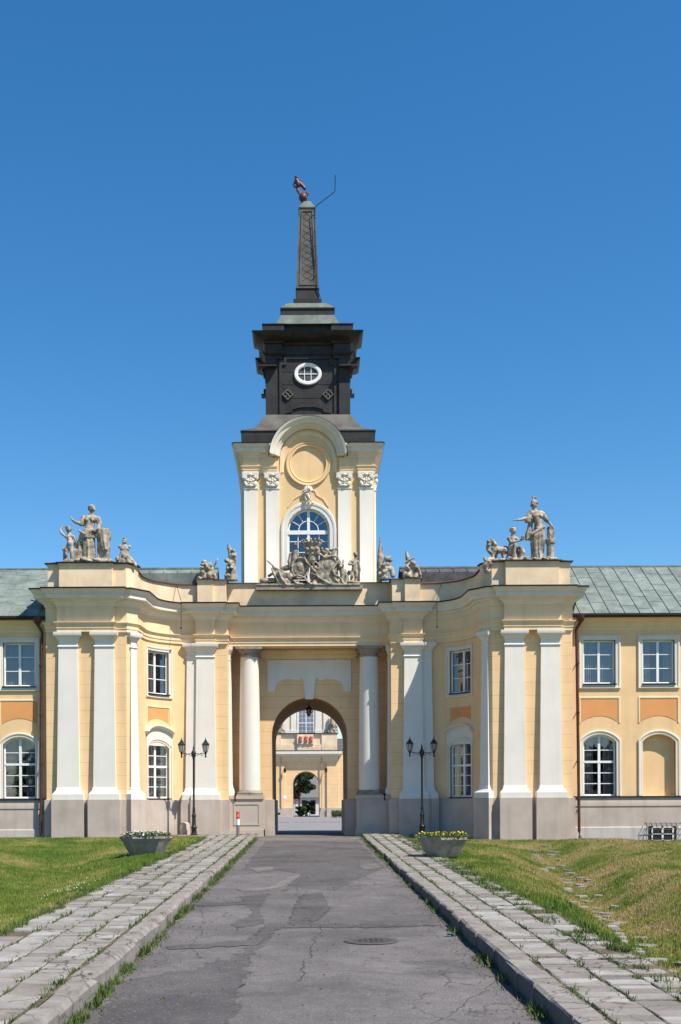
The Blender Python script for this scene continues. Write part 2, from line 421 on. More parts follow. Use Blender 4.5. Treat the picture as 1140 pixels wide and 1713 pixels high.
def make_window(parent, mp, w, z0, z1, rise, rows_low, rows_up, label=None, hood=False, band=.2, blind=False, curtain=.5, d0=-.17, recess=.3, ncol=2, casement=1):
    """window part: surround > sash, pane, sill, curtain"""
    win = surround(w, z0, z1, rise, mp, band, closed=(rise <= 0))
    if hood:   # eyebrow hood with blank tympanum above the lower window
        tf = top_fn(w+.2, z1+.75, .32)
        h = [(-w-.26+i*(2*w+.52)/16, tf((-w-.26+i*(2*w+.52)/16)*.92)) for i in range(17)]
        win.sweep(h, [(-.13, -.02), (-.13, .05), (-.09, .06), (-.05, .13), (0, .2), (.04, .2), (.05, -.02)], mp=lambda u, v, d: mp(u, d, v))
        tf2 = top_fn(w+.2, z1+band, rise+.02)
        for i in range(16):
            a = h[i][0]*.93; b = h[i+1][0]*.93
            win.add([mp(a, .02, z1-rise+.1), mp(b, .02, z1-rise+.1), mp(b, .02, h[i+1][1]-.12), mp(a, .02, h[i][1]-.12)], [(0, 1, 2, 3)])
    o = win.build('window', 'cornice_white' if True else '', parent)
    if label: o['label'] = label
    if blind:
        tf = top_fn(w, z1, rise); b = MB()
        xs = [-w+2*w*i/12 for i in range(13)]
        for a, c in zip(xs, xs[1:]): b.add([mp(a, -.28, z0), mp(c, -.28, z0), mp(c, -.28, tf(c)), mp(a, -.28, tf(a))], [(0, 1, 2, 3)])
        b.build('blind_panel', 'cream_wall', o); return o
    tf = top_fn(w, z1, rise)
    s = MB(); fw = .075
    P = [(-fw, d0-.05), (-fw, d0+.03), (-.03, d0+.05), (0, d0+.05), (0, d0-.05)]
    out = open_outline(w, z0, z1, rise)
    pts = resample([*out, out[0]], .12)[:-1]
    s.sweep(pts, P, closed=True, mp=lambda u, v, d: mp(u, d, v), caps=False)
    s.box(-.055, .055, d0-.04, d0+.045, z0, tf(0)-.01, mp=mp)
    ztr = z0+(z1-rise*.6-z0)*rows_low/(rows_low+rows_up) if rows_up else z1
    if rows_up: s.box(-w, w, d0-.04, d0+.055, ztr-.05, ztr+.05, mp=mp, n=6)
    for sg in (-1, 1):
        xa, xb = (.055, w-fw) if sg > 0 else (-w+fw, -.055)
        xs = (xa, xb)
        zt = ztr if rows_up else z1
        for k in range(1, rows_low): 
            z = z0+fw+(zt-z0-fw*1.2)*k/rows_low; s.box(xs[0], xs[1], d0-.02, d0+.025, z-.018, z+.018, mp=mp, n=3)
        for k in range(1, rows_up):
            z = ztr+.05+(z1-rise*.5-ztr-.1)*k/rows_up; s.box(xs[0], xs[1], d0-.02, d0+.025, z-.018, z+.018, mp=mp, n=3)
    s.build('sash_frame', 'wood_white', o)
    g = MB(); xs = [-w+2*w*i/12 for i in range(13)]
    for a, c in zip(xs, xs[1:]): g.add([mp(a, d0, z0), mp(c, d0, z0), mp(c, d0, tf(c)), mp(a, d0, tf(a))], [(0, 1, 2, 3)])
    g.build('pane', 'glass', o, smooth=0)
    # curtain behind the glass and the dark room
    n = 20
    for sg in (-1, 1):
        cu = MB(); w0 = w*(1-curtain)
        for i in range(n):
            a, c = sg*(w0+(w-w0)*i/n), sg*(w0+(w-w0)*(i+1)/n)
            d1 = d0-.16+.03*math.sin(i*1.9); d2 = d0-.16+.03*math.sin((i+1)*1.9)
            cu.add([mp(a, d1, z0+.05), mp(c, d2, z0+.05), mp(c, d2, tf(c)-.02), mp(a, d1, tf(a)-.02)], [(0, 1, 2, 3)])
        cu.build('curtain', 'curtain', o, recalc=False)
    r = MB()
    r.add([mp(-w-.4, d0-.7, z0-.3), mp(w+.4, d0-.7, z0-.3), mp(w+.4, d0-.7, z1+.3), mp(-w-.4, d0-.7, z1+.3),
           mp(-w-.4, d0-.13, z0-.3), mp(w+.4, d0-.13, z0-.3), mp(w+.4, d0-.13, z1+.3), mp(-w-.4, d0-.13, z1+.3)],
          [(0, 1, 2, 3), (0, 1, 5, 4), (2, 3, 7, 6), (0, 3, 7, 4), (1, 2, 6, 5)])
    r.build('room_or_sky_backing', 'room_dark', o, smooth=0)
    sl_ = MB(); sl_.box(-w-.03, w+.03, -.14, .13 if rise <= 0 else .10, z0-.05, z0+.005, mp=mp, n=6)
    sl_.build('sill', 'dark_edge' if rise <= 0 else 'brown_coping', o)
    return o
def make_panel(parent, mp, w, z0, z1, rise):
    """recessed orange field with an arched bottom edge, framed by a thin fillet"""
    f = MB(); bf = top_fn(w, z0+rise, rise)
    xs = [-w+2*w*i/16 for i in range(17)]
    for a, c in zip(xs, xs[1:]):
        f.add([mp(a, .012, bf(a)), mp(c, .012, bf(c)), mp(c, .012, z1), mp(a, .012, z1)], [(0, 1, 2, 3)])
    o = f.build('wall_panel', 'orange_panel', parent, smooth=0)
    g = MB(); out = [(-w-.08, z0)]+[(-w-.08, z1+.08), (w+.08, z1+.08), (w+.08, z0)]
    b = resample(out, .15)+[(c, bf(c)) for c in reversed(xs)]
    g.sweep(resample([(-w-.08, z0-.05), (-w-.08, z1+.08), (w+.08, z1+.08), (w+.08, z0-.05)], .15), [(-.03, .002), (-.03, .03), (.03, .03), (.05, .002)], mp=lambda u, v, d: mp(u, d, v))
    g.build('fillet', 'cream_trim', o)
    return o

# ------------------------------------------------------------------ GATE BUILDING
gate = empty('gate_building', 'cream and white palace gate building with arched passage and black topped tower', 'gatehouse', (XC, 2, 0))
GI = Matrix.Translation(Vector((-XC, -2, 0)))
_build = MB.build
class GMB(MB): pass
def put(mb, name, mats, parent, smooth=32):
    """link a mesh made in world coordinates under a part or thing"""
    o = mb.build(name, mats, None, smooth)
    base = parent
    while base.parent: base = base.parent
    if base.type == 'EMPTY' and parent == base:
        o.parent = parent; o.data.transform(Matrix.Translation(-base.location))
    else: o.parent = parent; o.data.transform(Matrix.Translation(-base.location))
    return o
# windows etc. call mb.build(name, mats, parent): route every parented build through the same offset
def build2(s, name, mats, parent=None, smooth=32, recalc=True):
    o = _build(s, name, mats, None, smooth, recalc)
    if parent:
        base = parent
        while base.parent: base = base.parent
        if base.type == 'EMPTY': o.data.transform(Matrix.Translation(-base.location))
        o.parent = parent
    return o
MB.build = build2

Z_PL = 1.80; Z_CAP = 9.25; Z_AR = 9.70; Z_FR = 10.36; Z_CO = 11.10; Z_AT = 12.30
ARC_C = (5.4, -2.1)
def arcpts(r, amin, n=18):
    """arc of the concave quadrant from facing the centre to facing front, stopping at a = amin"""
    a1 = PI-0.0; a0 = math.acos((amin-ARC_C[0])/r)
    return [(ARC_C[0]+r*math.cos(t), ARC_C[1]+r*math.sin(t)) for t in [0+ (a0-0)*i/n for i in range(n+1)]]
def ent_plan(full=True):
    p = [(11.75, 3.0), (11.75, -3.68), (11.2, -3.68), (11.2, -3.9), (8.66, -3.9), (8.66, -3.68), (8.12, -3.68), (7.72, -3.2)]
    p += arcpts(2.24, 6.1)
    p += [(5.42, .14), (5.42, -.1), (4.5, -.1), (4.5, .05), (3.9, .05), (3.9, .9), (-.001, .9)]
    return p
plan = ent_plan()
PROF_ARCH = [(-.6, Z_CAP), (0, Z_CAP), (0, Z_CAP+.14), (.03, Z_CAP+.15), (.03, Z_CAP+.30), (.05, Z_CAP+.32), (.10, Z_CAP+.38), (.12, Z_CAP+.40), (.12, Z_AR-.02), (.0, Z_AR), (.0, Z_FR)]
PROF_CORN = [(0, Z_FR), (.04, Z_FR), (.05, Z_FR+.08), (.12, Z_FR+.14), (.16, Z_FR+.20), (.24, Z_FR+.22), (.26, Z_FR+.30), (.40, Z_FR+.32), (.42, Z_FR+.34), (.42, Z_FR+.50), (.46, Z_FR+.52), (.50, Z_FR+.60), (.58, Z_FR+.68), (.58, Z_CO), (-.5, Z_CO+.05)]
for sd in (-1, 1):
    mp = side_map(sd)
    # coursed walls of the pavilion and of the portal flanks
    mb = MB()
    P = [(-.3, Z_PL-.02), (0, Z_PL-.02), (0, Z_CAP+.02), (-.3, Z_CAP+.02)]
    mb.sweep([(11.75, 3.0), (11.75, -3.6), (8.17, -3.6), (7.80, -3.15)]+[(7.70, -2.35), (7.70, -2.0)], P, mp=mp)
    mb.build('pavilion_wall', 'coursed_wall', gate)
    mb = MB(); mb.sweep([(5.45, .18), (3.92, .15), (3.92, 2.5)], P, mp=mp); mb.build('portal_wall', 'coursed_wall', gate)
    # the curved wall with its two windows, in arc-length coordinates
    def amap(s, d, z, sd=sd):
        t = s/2.3; r = 2.3-d
        return (XC+sd*(ARC_C[0]+r*math.cos(t)), ARC_C[1]+r*math.sin(t), z)
    sc = R(38)*2.3; ww = .70
    ops = [(sc, ww, 6.78, top_fn(ww, 8.80, 0)), (sc, ww, 1.86, top_fn(ww, 4.52, .28))]
    mb = MB(); strip_wall(mb, [i*2.3*PI/2/24 for i in range(25)], Z_PL-.02, Z_CAP+.02, ops, amap, .3)
    mb.build('curved_wall', 'cream_wall', gate)
    cmap = lambda s, d, z: amap(s+sc, d, z)
    make_window(gate, cmap, ww, 6.78, 8.80, 0, 3, 0, curtain=.35, band=.19)
    make_window(gate, cmap, ww, 1.86, 4.52, .28, 3, 2, hood=True, curtain=.8, band=.17)
    make_panel(gate, cmap, ww-.02, 5.42, 6.1, .22)
    # plinth
    mb = MB(); PP = [(-.3, -.9), (.08, -.9), (.08, Z_PL-.01), (-.05, Z_PL+.012)]
    mb.sweep([(11.75, 3.0), (11.75, -3.6), (8.17, -3.6), (7.80, -3.15), (7.70, -2.35)]+arcpts(2.3, 6.0)+[(5.5, .16), (3.92, .15), (3.92, 2.5)], PP, mp=mp)
    mb.build('plinth', 'plinth', gate)
    # entablature, cornice, metal edging
    mb = MB(); mb.sweep(plan, PROF_ARCH, mp=mp, caps=False); mb.build('entablature', 'cream_trim', gate)
    mb = MB(); mb.sweep(plan, PROF_CORN, mp=mp, caps=False); mb.build('cornice', 'cornice_white', gate)
    mb = MB(); mb.sweep(plan, [(.3, Z_CO+.02), (.605, Z_CO-.035), (.61, Z_CO+.03), (-.45, Z_CO+.10)], mp=mp, caps=False); mb.build('cornice_flashing', 'dark_edge', gate)
    # attic: blocks over the pavilion and the portal pilasters, lower screen on the curve
    ia = [i for i, p in enumerate(plan)]
    pav = plan[:8]+[(7.66, -2.75)]
    AP = [(-.3, Z_CO), (-.06, Z_CO+.02), (-.06, Z_CO+.14), (-.09, Z_CO+.16), (-.09, Z_AT-.12), (-.06, Z_AT-.10), (-.06, Z_AT), (-.3, Z_AT)]
    mb = MB(); mb.sweep(pav, AP, mp=mp); 
    mb.build('attic_block', 'attic_plaster', gate)
    mb = MB(); mb.sweep(pav, [(-.35, Z_AT-.01), (.03, Z_AT+.005), (.03, Z_AT+.05), (-.35, Z_AT+.10)], mp=mp)
    mb.prism([(11.6, 0), (11.6, -3.55), (11.1, -3.7), (8.7, -3.7), (8.15, -3.5), (7.85, -3.1), (7.85, 0)], Z_AT+.0, Z_AT+.085, lambda a, t, v: mp(a, v, t))
    mb.build('attic_coping', 'dark_edge', gate)
    cur = [(7.66, -2.75)]+arcpts(2.24, 6.1)+[(5.2, .14)]
    mb = MB(); mb.sweep(cur, [(-.35, Z_CO), (-.09, Z_CO), (-.09, Z_AT-.22), (-.35, Z_AT-.22)], mp=mp, caps=False)
    mb.build('curved_attic', 'attic_plaster', gate)
    mb = MB(); mb.sweep(cur, [(-.40, Z_AT-.24), (.0, Z_AT-.22), (.0, Z_AT-.18), (-.55, Z_AT-.02), (-.55, Z_AT-.24)], mp=mp)
    mb.build('curved_coping', 'brown_coping', gate)
    por = [(5.42, .9), (5.42, -.1), (4.5, -.1), (4.5, .05), (3.9, .05), (3.9, .9), (-.001, .9)]
    mb = MB(); mb.sweep(por, AP, mp=mp, caps=False); mb.build('portal_attic', 'attic_plaster', gate)
    mb = MB(); mb.sweep(por, [(-.35, Z_AT-.01), (.02, Z_AT+.0), (.02, Z_AT+.035), (-.6, Z_AT+.10)], mp=mp, caps=False)
    mb.build('portal_coping', 'brown_coping', gate)
    # thin lightning cable on the curved attic
    k = R(66); r_ = 2.24
    mb = MB(); q = lambda rr, z: mp(ARC_C[0]+rr*math.cos(k), ARC_C[1]+rr*math.sin(k), z)
    mb.tube([q(r_+.05, Z_AT-.2), q(r_-.65, Z_CO+.1), q(r_-.68, Z_CO), q(r_-.66, 9.9)], .014, 5); mb.ell(q(r_-.66, 9.9), .05)
    mb.build('lightning_cable', 'iron', gate)
    # pilasters with tapered shafts
    SH = [(-.1, Z_PL-.01), (.26, Z_PL-.01), (.26, 2.04), (.23, 2.07), (.20, 2.10), (.16, 2.16), (.12, 2.20), (.11, 2.30), (.08, 2.34), (0, 8.56), (.035, 8.58), (.05, 8.61), (.035, 8.65), (0, 8.67), (0, 8.86), (.03, 8.88), (.05, 8.94), (.10, 9.0), (.11, 9.04), (.17, 9.06), (.20, 9.12), (.20, Z_CAP-.005), (-.1, Z_CAP-.005)]
    PD = [(-.1, -.9), (.29, -.9), (.29, Z_PL-.014), (-.1, Z_PL-.014)]
    def pil(pts, nm='pilaster'):
        a = MB(); a.sweep(pts, SH, mp=mp); o = a.build(nm, 'white_plaster', gate)
        c = MB(); c.sweep(pts, PD, mp=mp); c.build('pedestal', 'plinth', o)
    for c in (10.74, 9.13):
        pil([(c+.42, -3.55), (c+.42, -3.74), (c-.42, -3.74), (c-.42, -3.55)])
    # diagonal corner pilaster
    tx, ty = -.37, .45; L = math.hypot(tx, ty); tx /= L; ty /= L; nx, ny = -ty, tx
    c0 = (7.93, -3.28); hw = .17
    pil([(c0[0]-tx*hw-nx*.1, c0[1]-ty*hw-ny*.1), (c0[0]-tx*hw+nx*.07, c0[1]-ty*hw+ny*.07), (c0[0]+tx*hw+nx*.07, c0[1]+ty*hw+ny*.07), (c0[0]+tx*hw-nx*.1, c0[1]+ty*hw-ny*.1)])
    pil([(5.86, .3), (5.86, .06), (5.39, .06), (5.39, -.04), (4.55, -.04), (4.55, .3)])
    # respond inside the porch
    a = MB(); S2 = [(d*.55, z if z > 2.4 else z+.2) for d, z in SH]
    a.sweep([(3.96, 1.0), (3.83, 1.0), (3.83, 1.75), (3.96, 1.75)], S2, mp=mp); a.build('respond', 'white_plaster', gate)
    # free-standing column
    cx, cy = XC+sd*2.93, 1.42
    a = MB(); sh = [(.60, 2.0), (.60, 2.08), (.62, 2.12), (.60, 2.17), (.54, 2.20)]
    a2 = MB(); a2.box(cx-.62, cx+.62, cy-.62, cy+.62, 1.98, 2.06); a2.lathe([(.62, 2.06), (.64, 2.11), (.62, 2.17), (.56, 2.19), (.55, 2.24)], (cx, cy, 0), 40)
    n_ = 16; shaft = [(.52-.075*(i/n_)**1.7, 2.24+(8.75-2.24)*i/n_) for i in range(n_+1)]
    a.lathe(shaft, (cx, cy, 0), 48)
    col = a.build('column', 'column_white', gate)
    a2.build('column_base', 'stone', col)
    a3 = MB(); a3.lathe([(.445, 8.74), (.50, 8.76), (.51, 8.80), (.45, 8.82), (.45, 8.93), (.48, 8.95), (.50, 9.0), (.58, 9.08), (.60, 9.11)], (cx, cy, 0), 40)
    a3.box(cx-.64, cx+.64, cy-.64, cy+.64, 9.11, Z_CAP-.004); a3.build('capital', 'stone', col)
    pb = MB(); q0, q1 = sorted((XC+sd*2.24, XC+sd*3.90)); 
    pb.box(q0+.06, q1, .82, 2.2, -.9, 1.82); pb.box(q0, q1, .76, 2.2, 1.82, 1.98)
    pb.box(q0+.0, q1, .74, 2.2, -.9, .32)
    for (u0, u1, v0, v1) in ((q0+.2, q1-.2, 1.55, 1.60), (q0+.2, q1-.2, .55, .60), (q0+.2, q0+.25, .60, 1.55), (q1-.25, q1-.2, .60, 1.55)):
        pb.box(u0, u1, .795, .82, v0, v1)
    pb.build('column_pedestal', 'granite', col)
    ib = MB(); ux = XC+sd*3.62; ib.box(ux-.03, ux+.03, .74, .8, 1.72, 2.06); ib.box(ux-.03, ux+.03, .74, 1.5, 2.0, 2.06); ib.build('iron_strap', 'iron', col)

# back wall of the porch with the arch, tunnel and rear wall
fm = lambda s, d, z: (XC+s, 2.4-d, z)
def arch_wall(y, mirror, name, mt, half=3.95, ztop=9.5, w=1.88, crown=6.87):
    spring = crown-w
    mb = MB(); n = 28
    xs = [-half, -w]+[-w*math.cos(PI*i/n) for i in range(1, n)]+[w, half]
    for a, b in zip(xs, xs[1:]):
        m_ = (a+b)/2
        za = 0-.3 if abs(m_) > w else spring+math.sqrt(max(0, w*w-a*a)); zb = -.3 if abs(m_) > w else spring+math.sqrt(max(0, w*w-b*b))
        mb.add([(XC+a, y, za), (XC+b, y, zb), (XC+b, y, ztop), (XC+a, y, ztop)], [(0, 1, 2, 3)])
    return mb
arch_wall(2.4, 0, '', '').build('porch_wall', 'coursed_wall', gate, smooth=0)
arch_wall(9.5, 0, '', '', half=11.7, ztop=12.2).build('courtyard_wall', 'cream_wall', gate, smooth=0)
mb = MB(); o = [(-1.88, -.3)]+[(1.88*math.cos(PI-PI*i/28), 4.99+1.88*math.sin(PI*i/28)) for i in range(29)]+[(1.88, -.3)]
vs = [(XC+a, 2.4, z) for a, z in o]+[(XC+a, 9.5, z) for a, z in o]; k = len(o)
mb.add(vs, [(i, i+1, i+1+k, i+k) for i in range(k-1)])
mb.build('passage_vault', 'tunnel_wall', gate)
for sd in (-1, 1):
    mb = MB(); mp = side_map(sd)
    mb.sweep([(3.95, 2.38), (1.84, 2.38), (1.84, 9.54), (3.0, 9.54)], [(-.1, -.3), (.05, -.3), (.05, Z_PL), (-.1, Z_PL+.02)], mp=mp)
    mb.build('passage_plinth', 'plinth', gate)
# voussoir joints, framed white panel with keystone
pan = [(2.09, 7.18), (1.70, 7.18), (1.68, 7.40), (1.62, 7.55), (1.5, 7.68), (1.3, 7.77), (1.1, 7.80), (.8, 7.79), (.62, 7.72), (.5, 7.74), (.38, 7.86), (.31, 7.80), (.20, 6.80)]
poly = [(-a, z) for a, z in pan]+[(a, z) for a, z in reversed(pan)]+[(2.09, 8.77), (-2.09, 8.77)]
mb = MB(); mb.prism(poly, -.02, .05, fm)
mb.build('portal_panel', 'white_plaster', gate)
mb = MB()
mb.sweep([(2.35, 2.5), (2.35, 2.3), (-2.35, 2.3), (-2.35, 2.5)], [(-.1, 8.78), (0, 8.80), (.0, 8.92), (.05, 8.95), (.05, 9.08), (.12, 9.14), (.14, 9.25), (-.1, 9.25)], mp=lambda a, y, z: (XC+a, y, z))
mb.sweep([(3.92, 2.5), (3.92, 2.36), (-3.92, 2.36), (-3.92, 2.5)], [(-.1, 9.0), (0, 9.02), (.02, 9.2), (.05, 9.34), (-.1, 9.34)], mp=lambda a, y, z: (XC+a, y, z))
mb.build('porch_moulding', 'cream_trim', gate)
mb = MB(); mb.box(XC-3.92, XC+3.92, .93, 2.6, 9.34, 9.5); mb.box(XC-3.92, XC+3.92, 1.5, 1.9, Z_CAP+.003, 9.4); mb.build('porch_ceiling', 'cream_trim', gate)
mb = MB(); mb.box(XC-5.6, XC+5.6, 1.1, 9.4, 12.0, 12.2); mb.build('terrace', 'lead_apron', gate)
# stone shelf under the armorial carving
mb = MB(); mb.box(-2.5, 2.65, .62, 1.3, Z_AT-.36, Z_AT-.16); mb.build('carving_shelf', 'stone', gate)

# ---- tower body
TY = 3.0; TC = 6.45; TH = 3.32
tm = lambda s, d, z: (XC+s, TY-d, z)
mb = MB(); cf = lambda x: math.sqrt(max(0, .93**2-x*x))
ops = [(0, 1.06, 12.3, top_fn(1.06, 16.46, 1.06)), (0, .93, lambda x: 18.72-cf(x), lambda x: 18.72+cf(x))]
xs = [-TH, -1.5, 1.5, TH]+[-1.5+3.0*i/24 for i in range(25)]
def ttop(x): return 18.98+math.sqrt(max(0, 1.62**2-x*x)) if abs(x) < 1.5 else 19.4
strip_wall(mb, xs, 11.5, 19.4, ops, tm, .35, top=ttop)
mb.sweep([(TH, TY), (TH, 9.9), (-TH, 9.9), (-TH, TY)], [(0, 11.5), (0, 19.4)], mp=lambda a, y, z: (XC+a, y, z), caps=False)
mb.build('tower_wall', 'cream_wall', gate, smooth=0)
mb = MB()
# raised outer field left and right of the window bay and curved raised lines
for sg in (-1, 1):
    P = [(sg*1.20, 15.9), (sg*1.20, 17.65), (sg*.98, 17.35), (sg*.72, 17.25), (sg*.45, 17.35)]
    pass
    mb.sweep([(sg*1.02, 16.55), (sg*.75, 16.95), (sg*.42, 17.15), (sg*.34, 17.35), (sg*.2, 17.42)], [(-.025, 0), (-.025, .035), (.025, .035), (.025, 0)], mp=lambda u, v, d: tm(u, d, v))
mb.build('wall_relief', 'cream_trim', gate)
# tower window
wn = surround(1.06, 12.3, 16.46, 1.06, tm, .34, closed=False).build('window', 'white_plaster', gate)
s = MB(); P = [(-.09, -.24), (-.09, -.16), (0, -.14), (0, -.24)]
out = open_outline(1.06, 12.3, 16.46, 1.06, 24); s.sweep([*out], P, closed=True, mp=lambda u, v, d: tm(u, d, v), caps=False)
s.box(-.07, .07, -.24, -.13, 12.3, 16.4, mp=tm); s.box(-1.06, 1.06, -.24, -.11, 15.2, 15.4, mp=tm)
for sg in (-1, 1):
    s.box(sg*.53-.02, sg*.53+.02, -.22, -.17, 12.3, 15.2, mp=tm)
    for z in (12.9, 13.6, 14.3, 14.85): s.box(min(sg*.07, sg*1.0), max(sg*.07, sg*1.0), -.22, -.17, z-.02, z+.02, mp=tm)
    for a in (30, 58):
        a = R(a); s.sweep([(sg*.5*math.cos(a), 15.4+.5*math.sin(a)), (sg*1.02*math.cos(a), 15.4+1.02*math.sin(a))], [(-.018, -.22), (-.018, -.17), (.018, -.17), (.018, -.22)], mp=lambda u, v, d: tm(u, d, v))
s.sweep([(.5*math.cos(PI*i/16), 15.4+.5*math.sin(PI*i/16)) for i in range(17)], [(-.02, -.22), (-.02, -.17), (.02, -.17), (.02, -.22)], mp=lambda u, v, d: tm(u, d, v))
s.build('sash_frame', 'wood_white', wn)
g = MB(); g.prism(out, -.205, -.2, tm); g.build('pane', 'glass', wn, smooth=0)
g = MB(); g.box(-1.5, 1.5, -1.6, -1.5, 12, 17, mp=tm); g.build('room_or_sky_backing', 'room_dark', wn, smooth=0)
# keystone ornament
k = MB()
for i in range(9):   # fan shell over a curled bracket
    a = R(20+140*i/8); k.tube([tm(0, .10, 17.28), tm(.12*math.cos(a), .2, 17.28+.16*math.sin(a)), tm(.24*math.cos(a), .14, 17.28+.30*math.sin(a))], [.03, .04, .045], 6)
for sg in (-1, 1):
    k.tube([tm(sg*(.10+.075*math.cos(t*.7+1)*(1-t/11)), .16, 17.08+.09*math.sin(t*.7+1)*(1-t/11)) for t in range(10)], .028, 6)
    k.tube([tm(sg*.06, .12, 17.2), tm(sg*.15, .18, 17.0), tm(sg*.10, .2, 16.85), tm(sg*.2, .14, 16.74), tm(sg*.27, .1, 16.8)], [.04, .05, .04, .04, .03], 6)
k.tube([tm(.0, .1, 17.3), tm(-.04, .22, 17.12), tm(.03, .24, 16.95), tm(-.02, .18, 16.8)], [.05, .07, .05, .03], 8)
k.build('keystone', 'white_plaster', wn)
# medallion
rotY = Matrix.Rotation(R(90), 3, 'X')
mb = MB(); mb.lathe([(.87, -.22), (.88, .06), (.92, .09), (1.00, .07), (1.02, .10), (1.10, .11), (1.14, .04), (1.14, -.02)], tm(0, 0, 18.72), 56, rot=rotY); 
md = mb.build('medallion', 'cream_wall', gate)
mb = MB(); mb.lathe([(.0, -.20), (.95, -.20), (.95, -.21)], tm(0, 0, 18.72), 56, rot=rotY); mb.build('medallion_field', 'cream_wall', md)
# tower pilasters with carved capitals
def tower_pil(c, hw, ybase, dep, facing=0):
    mp = (lambda a, y, z: (XC+a, y, z))
    PR = [(-.1, 11.6), (.06, 11.6), (.06, 12.2), (.0, 12.3), (0, 17.42), (.03, 17.44), (.03, 17.5), (0, 17.52), (0, 18.1), (.09, 18.13), (.1, 18.25), (-.1, 18.25)]
    if facing == 0: pts = [(c+hw, ybase+.05), (c+hw, ybase-dep), (c-hw, ybase-dep), (c-hw, ybase+.05)]
    elif facing > 0: pts = [(TH-.05, c+hw), (TH+dep, c+hw), (TH+dep, c-hw), (TH-.05, c-hw)]
    else: pts = [(-TH+.05, c-hw), (-TH-dep, c-hw), (-TH-dep, c+hw), (-TH+.05, c+hw)]
    a = MB(); a.sweep(pts, PR, mp=mp); o = a.build('tower_pilaster', 'white_plaster', gate)
    k = MB()
    if facing == 0:
        X = XC+c; Y = ybase-dep
        for sg in (-1, 1):
            for r_, yy in ((.13, .05), (.075, .09)):
                k.lathe([(r_, 0), (r_, yy+.06)], (X+sg*(hw-.04), Y+.02, 18.02), 14, rot=rotY)
            k.ell((X+sg*(hw-.10), Y-.04, 17.68), (.1, .07, .15), (0, sg*.3, 0)); k.ell((X+sg*.14, Y-.07, 17.86), (.1, .05, .06), (0, -sg*.6, 0))
        for i in range(8):
            t = 2*PI*i/8; k.ell((X+.13*math.cos(t), Y-.06, 17.82+.13*math.sin(t)), (.05, .05, .07), (0, -t+PI/2, 0), nu=8, nv=6)
        k.ell((X, Y-.07, 17.82), .07, nu=8, nv=6); k.ell((X, Y-.06, 18.14), (.1, .08, .08)); k.ell((X, Y-.05, 17.6), (.16, .06, .08))
    else:
        k.ell((XC+(TH+dep)*facing, c-hw+.1, 17.95), (.12, .15, .16)); k.ell((XC+(TH+dep)*facing, c+hw-.1, 17.95), (.12, .15, .16)); k.ell((XC+(TH+dep)*facing, c, 17.7), (.07, .25, .15))
    k.build('carved_capital', 'cornice_white', o)
for sg in (-1, 1):
    tower_pil(sg*2.91, .33, TY, .13); tower_pil(sg*1.815, .325, TY, .10)
    tower_pil(TY+.6, .33, 0, .1, sg); tower_pil(TY+6.2, .33, 0, .1, sg)
# tower entablature and cornice with the arch in the middle
tplan = lambda sg: [(TH+.05, 9.9), (TH+.05, 2.98), (TH-.02, 2.98), (TH-.02, 2.86), (2.5, 2.86), (2.5, 2.93), (1.55, 2.93)]
for sd in (-1, 1):
    mp = side_map(sd)
    mb = MB(); mb.sweep(tplan(sd), [(-.2, 18.25), (.0, 18.25), (0, 18.38), (.03, 18.4), (.03, 18.5), (.08, 18.56), (.08, 18.6), (0, 18.62), (0, 19.02), (-.3, 19.02)], mp=mp); mb.build('tower_entablature', 'cream_trim', gate)
    tp = tplan(sd)[:-1]+[(1.80, 2.93)]
    mb = MB(); mb.sweep(tp, [(-.2, 19.0), (.02, 19.0), (.04, 19.1), (.12, 19.16), (.14, 19.22), (.30, 19.25), (.31, 19.42), (.36, 19.46), (.44, 19.56), (.44, 19.62), (-.3, 19.65)], mp=mp); mb.build('tower_cornice', 'cornice_white', gate)
    mb = MB(); mb.sweep([(TH+.05, 9.9), (TH+.05, 2.98), (TH-.02, 2.98), (TH-.02, 2.86), (2.5, 2.86), (2.5, 2.93), (1.95, 2.93)], [(-.2, 19.66), (.46, 19.605), (.47, 19.65), (-.2, 19.73)], mp=mp); mb.build('cornice_flashing', 'dark_edge', gate)
mb = MB(); th = [R(2)+(R(176))*i/48 for i in range(49)]
ap = [(1.40*math.cos(t), 19.03+1.40*math.sin(t)) for t in th]
# flare the ends outward into the horizontal cornice
APR = [(.04, .0), (.04, .16), (.12, .18), (.14, .27), (.22, .30), (.24, .44), (.38, .48), (.43, .56), (.53, .60), (.54, .0)]
mb.sweep(list(reversed(ap)), APR, mp=lambda u, v, d: tm(u, d, v))
mb.build('arched_cornice', 'cornice_white', gate)
mb = MB(); ap2 = [(1.28*math.cos(t), 18.93+1.28*math.sin(t)) for t in th]
mb.sweep([(-1.3, 18.3)]+list(reversed(ap2))+[(1.3, 18.3)], [(-.08, -.02), (-.06, .03), (0, .05), (.14, .05), (.14, -.02)], mp=lambda u, v, d: tm(u, d, v)); mb.build('arched_fillet', 'cream_trim', gate)

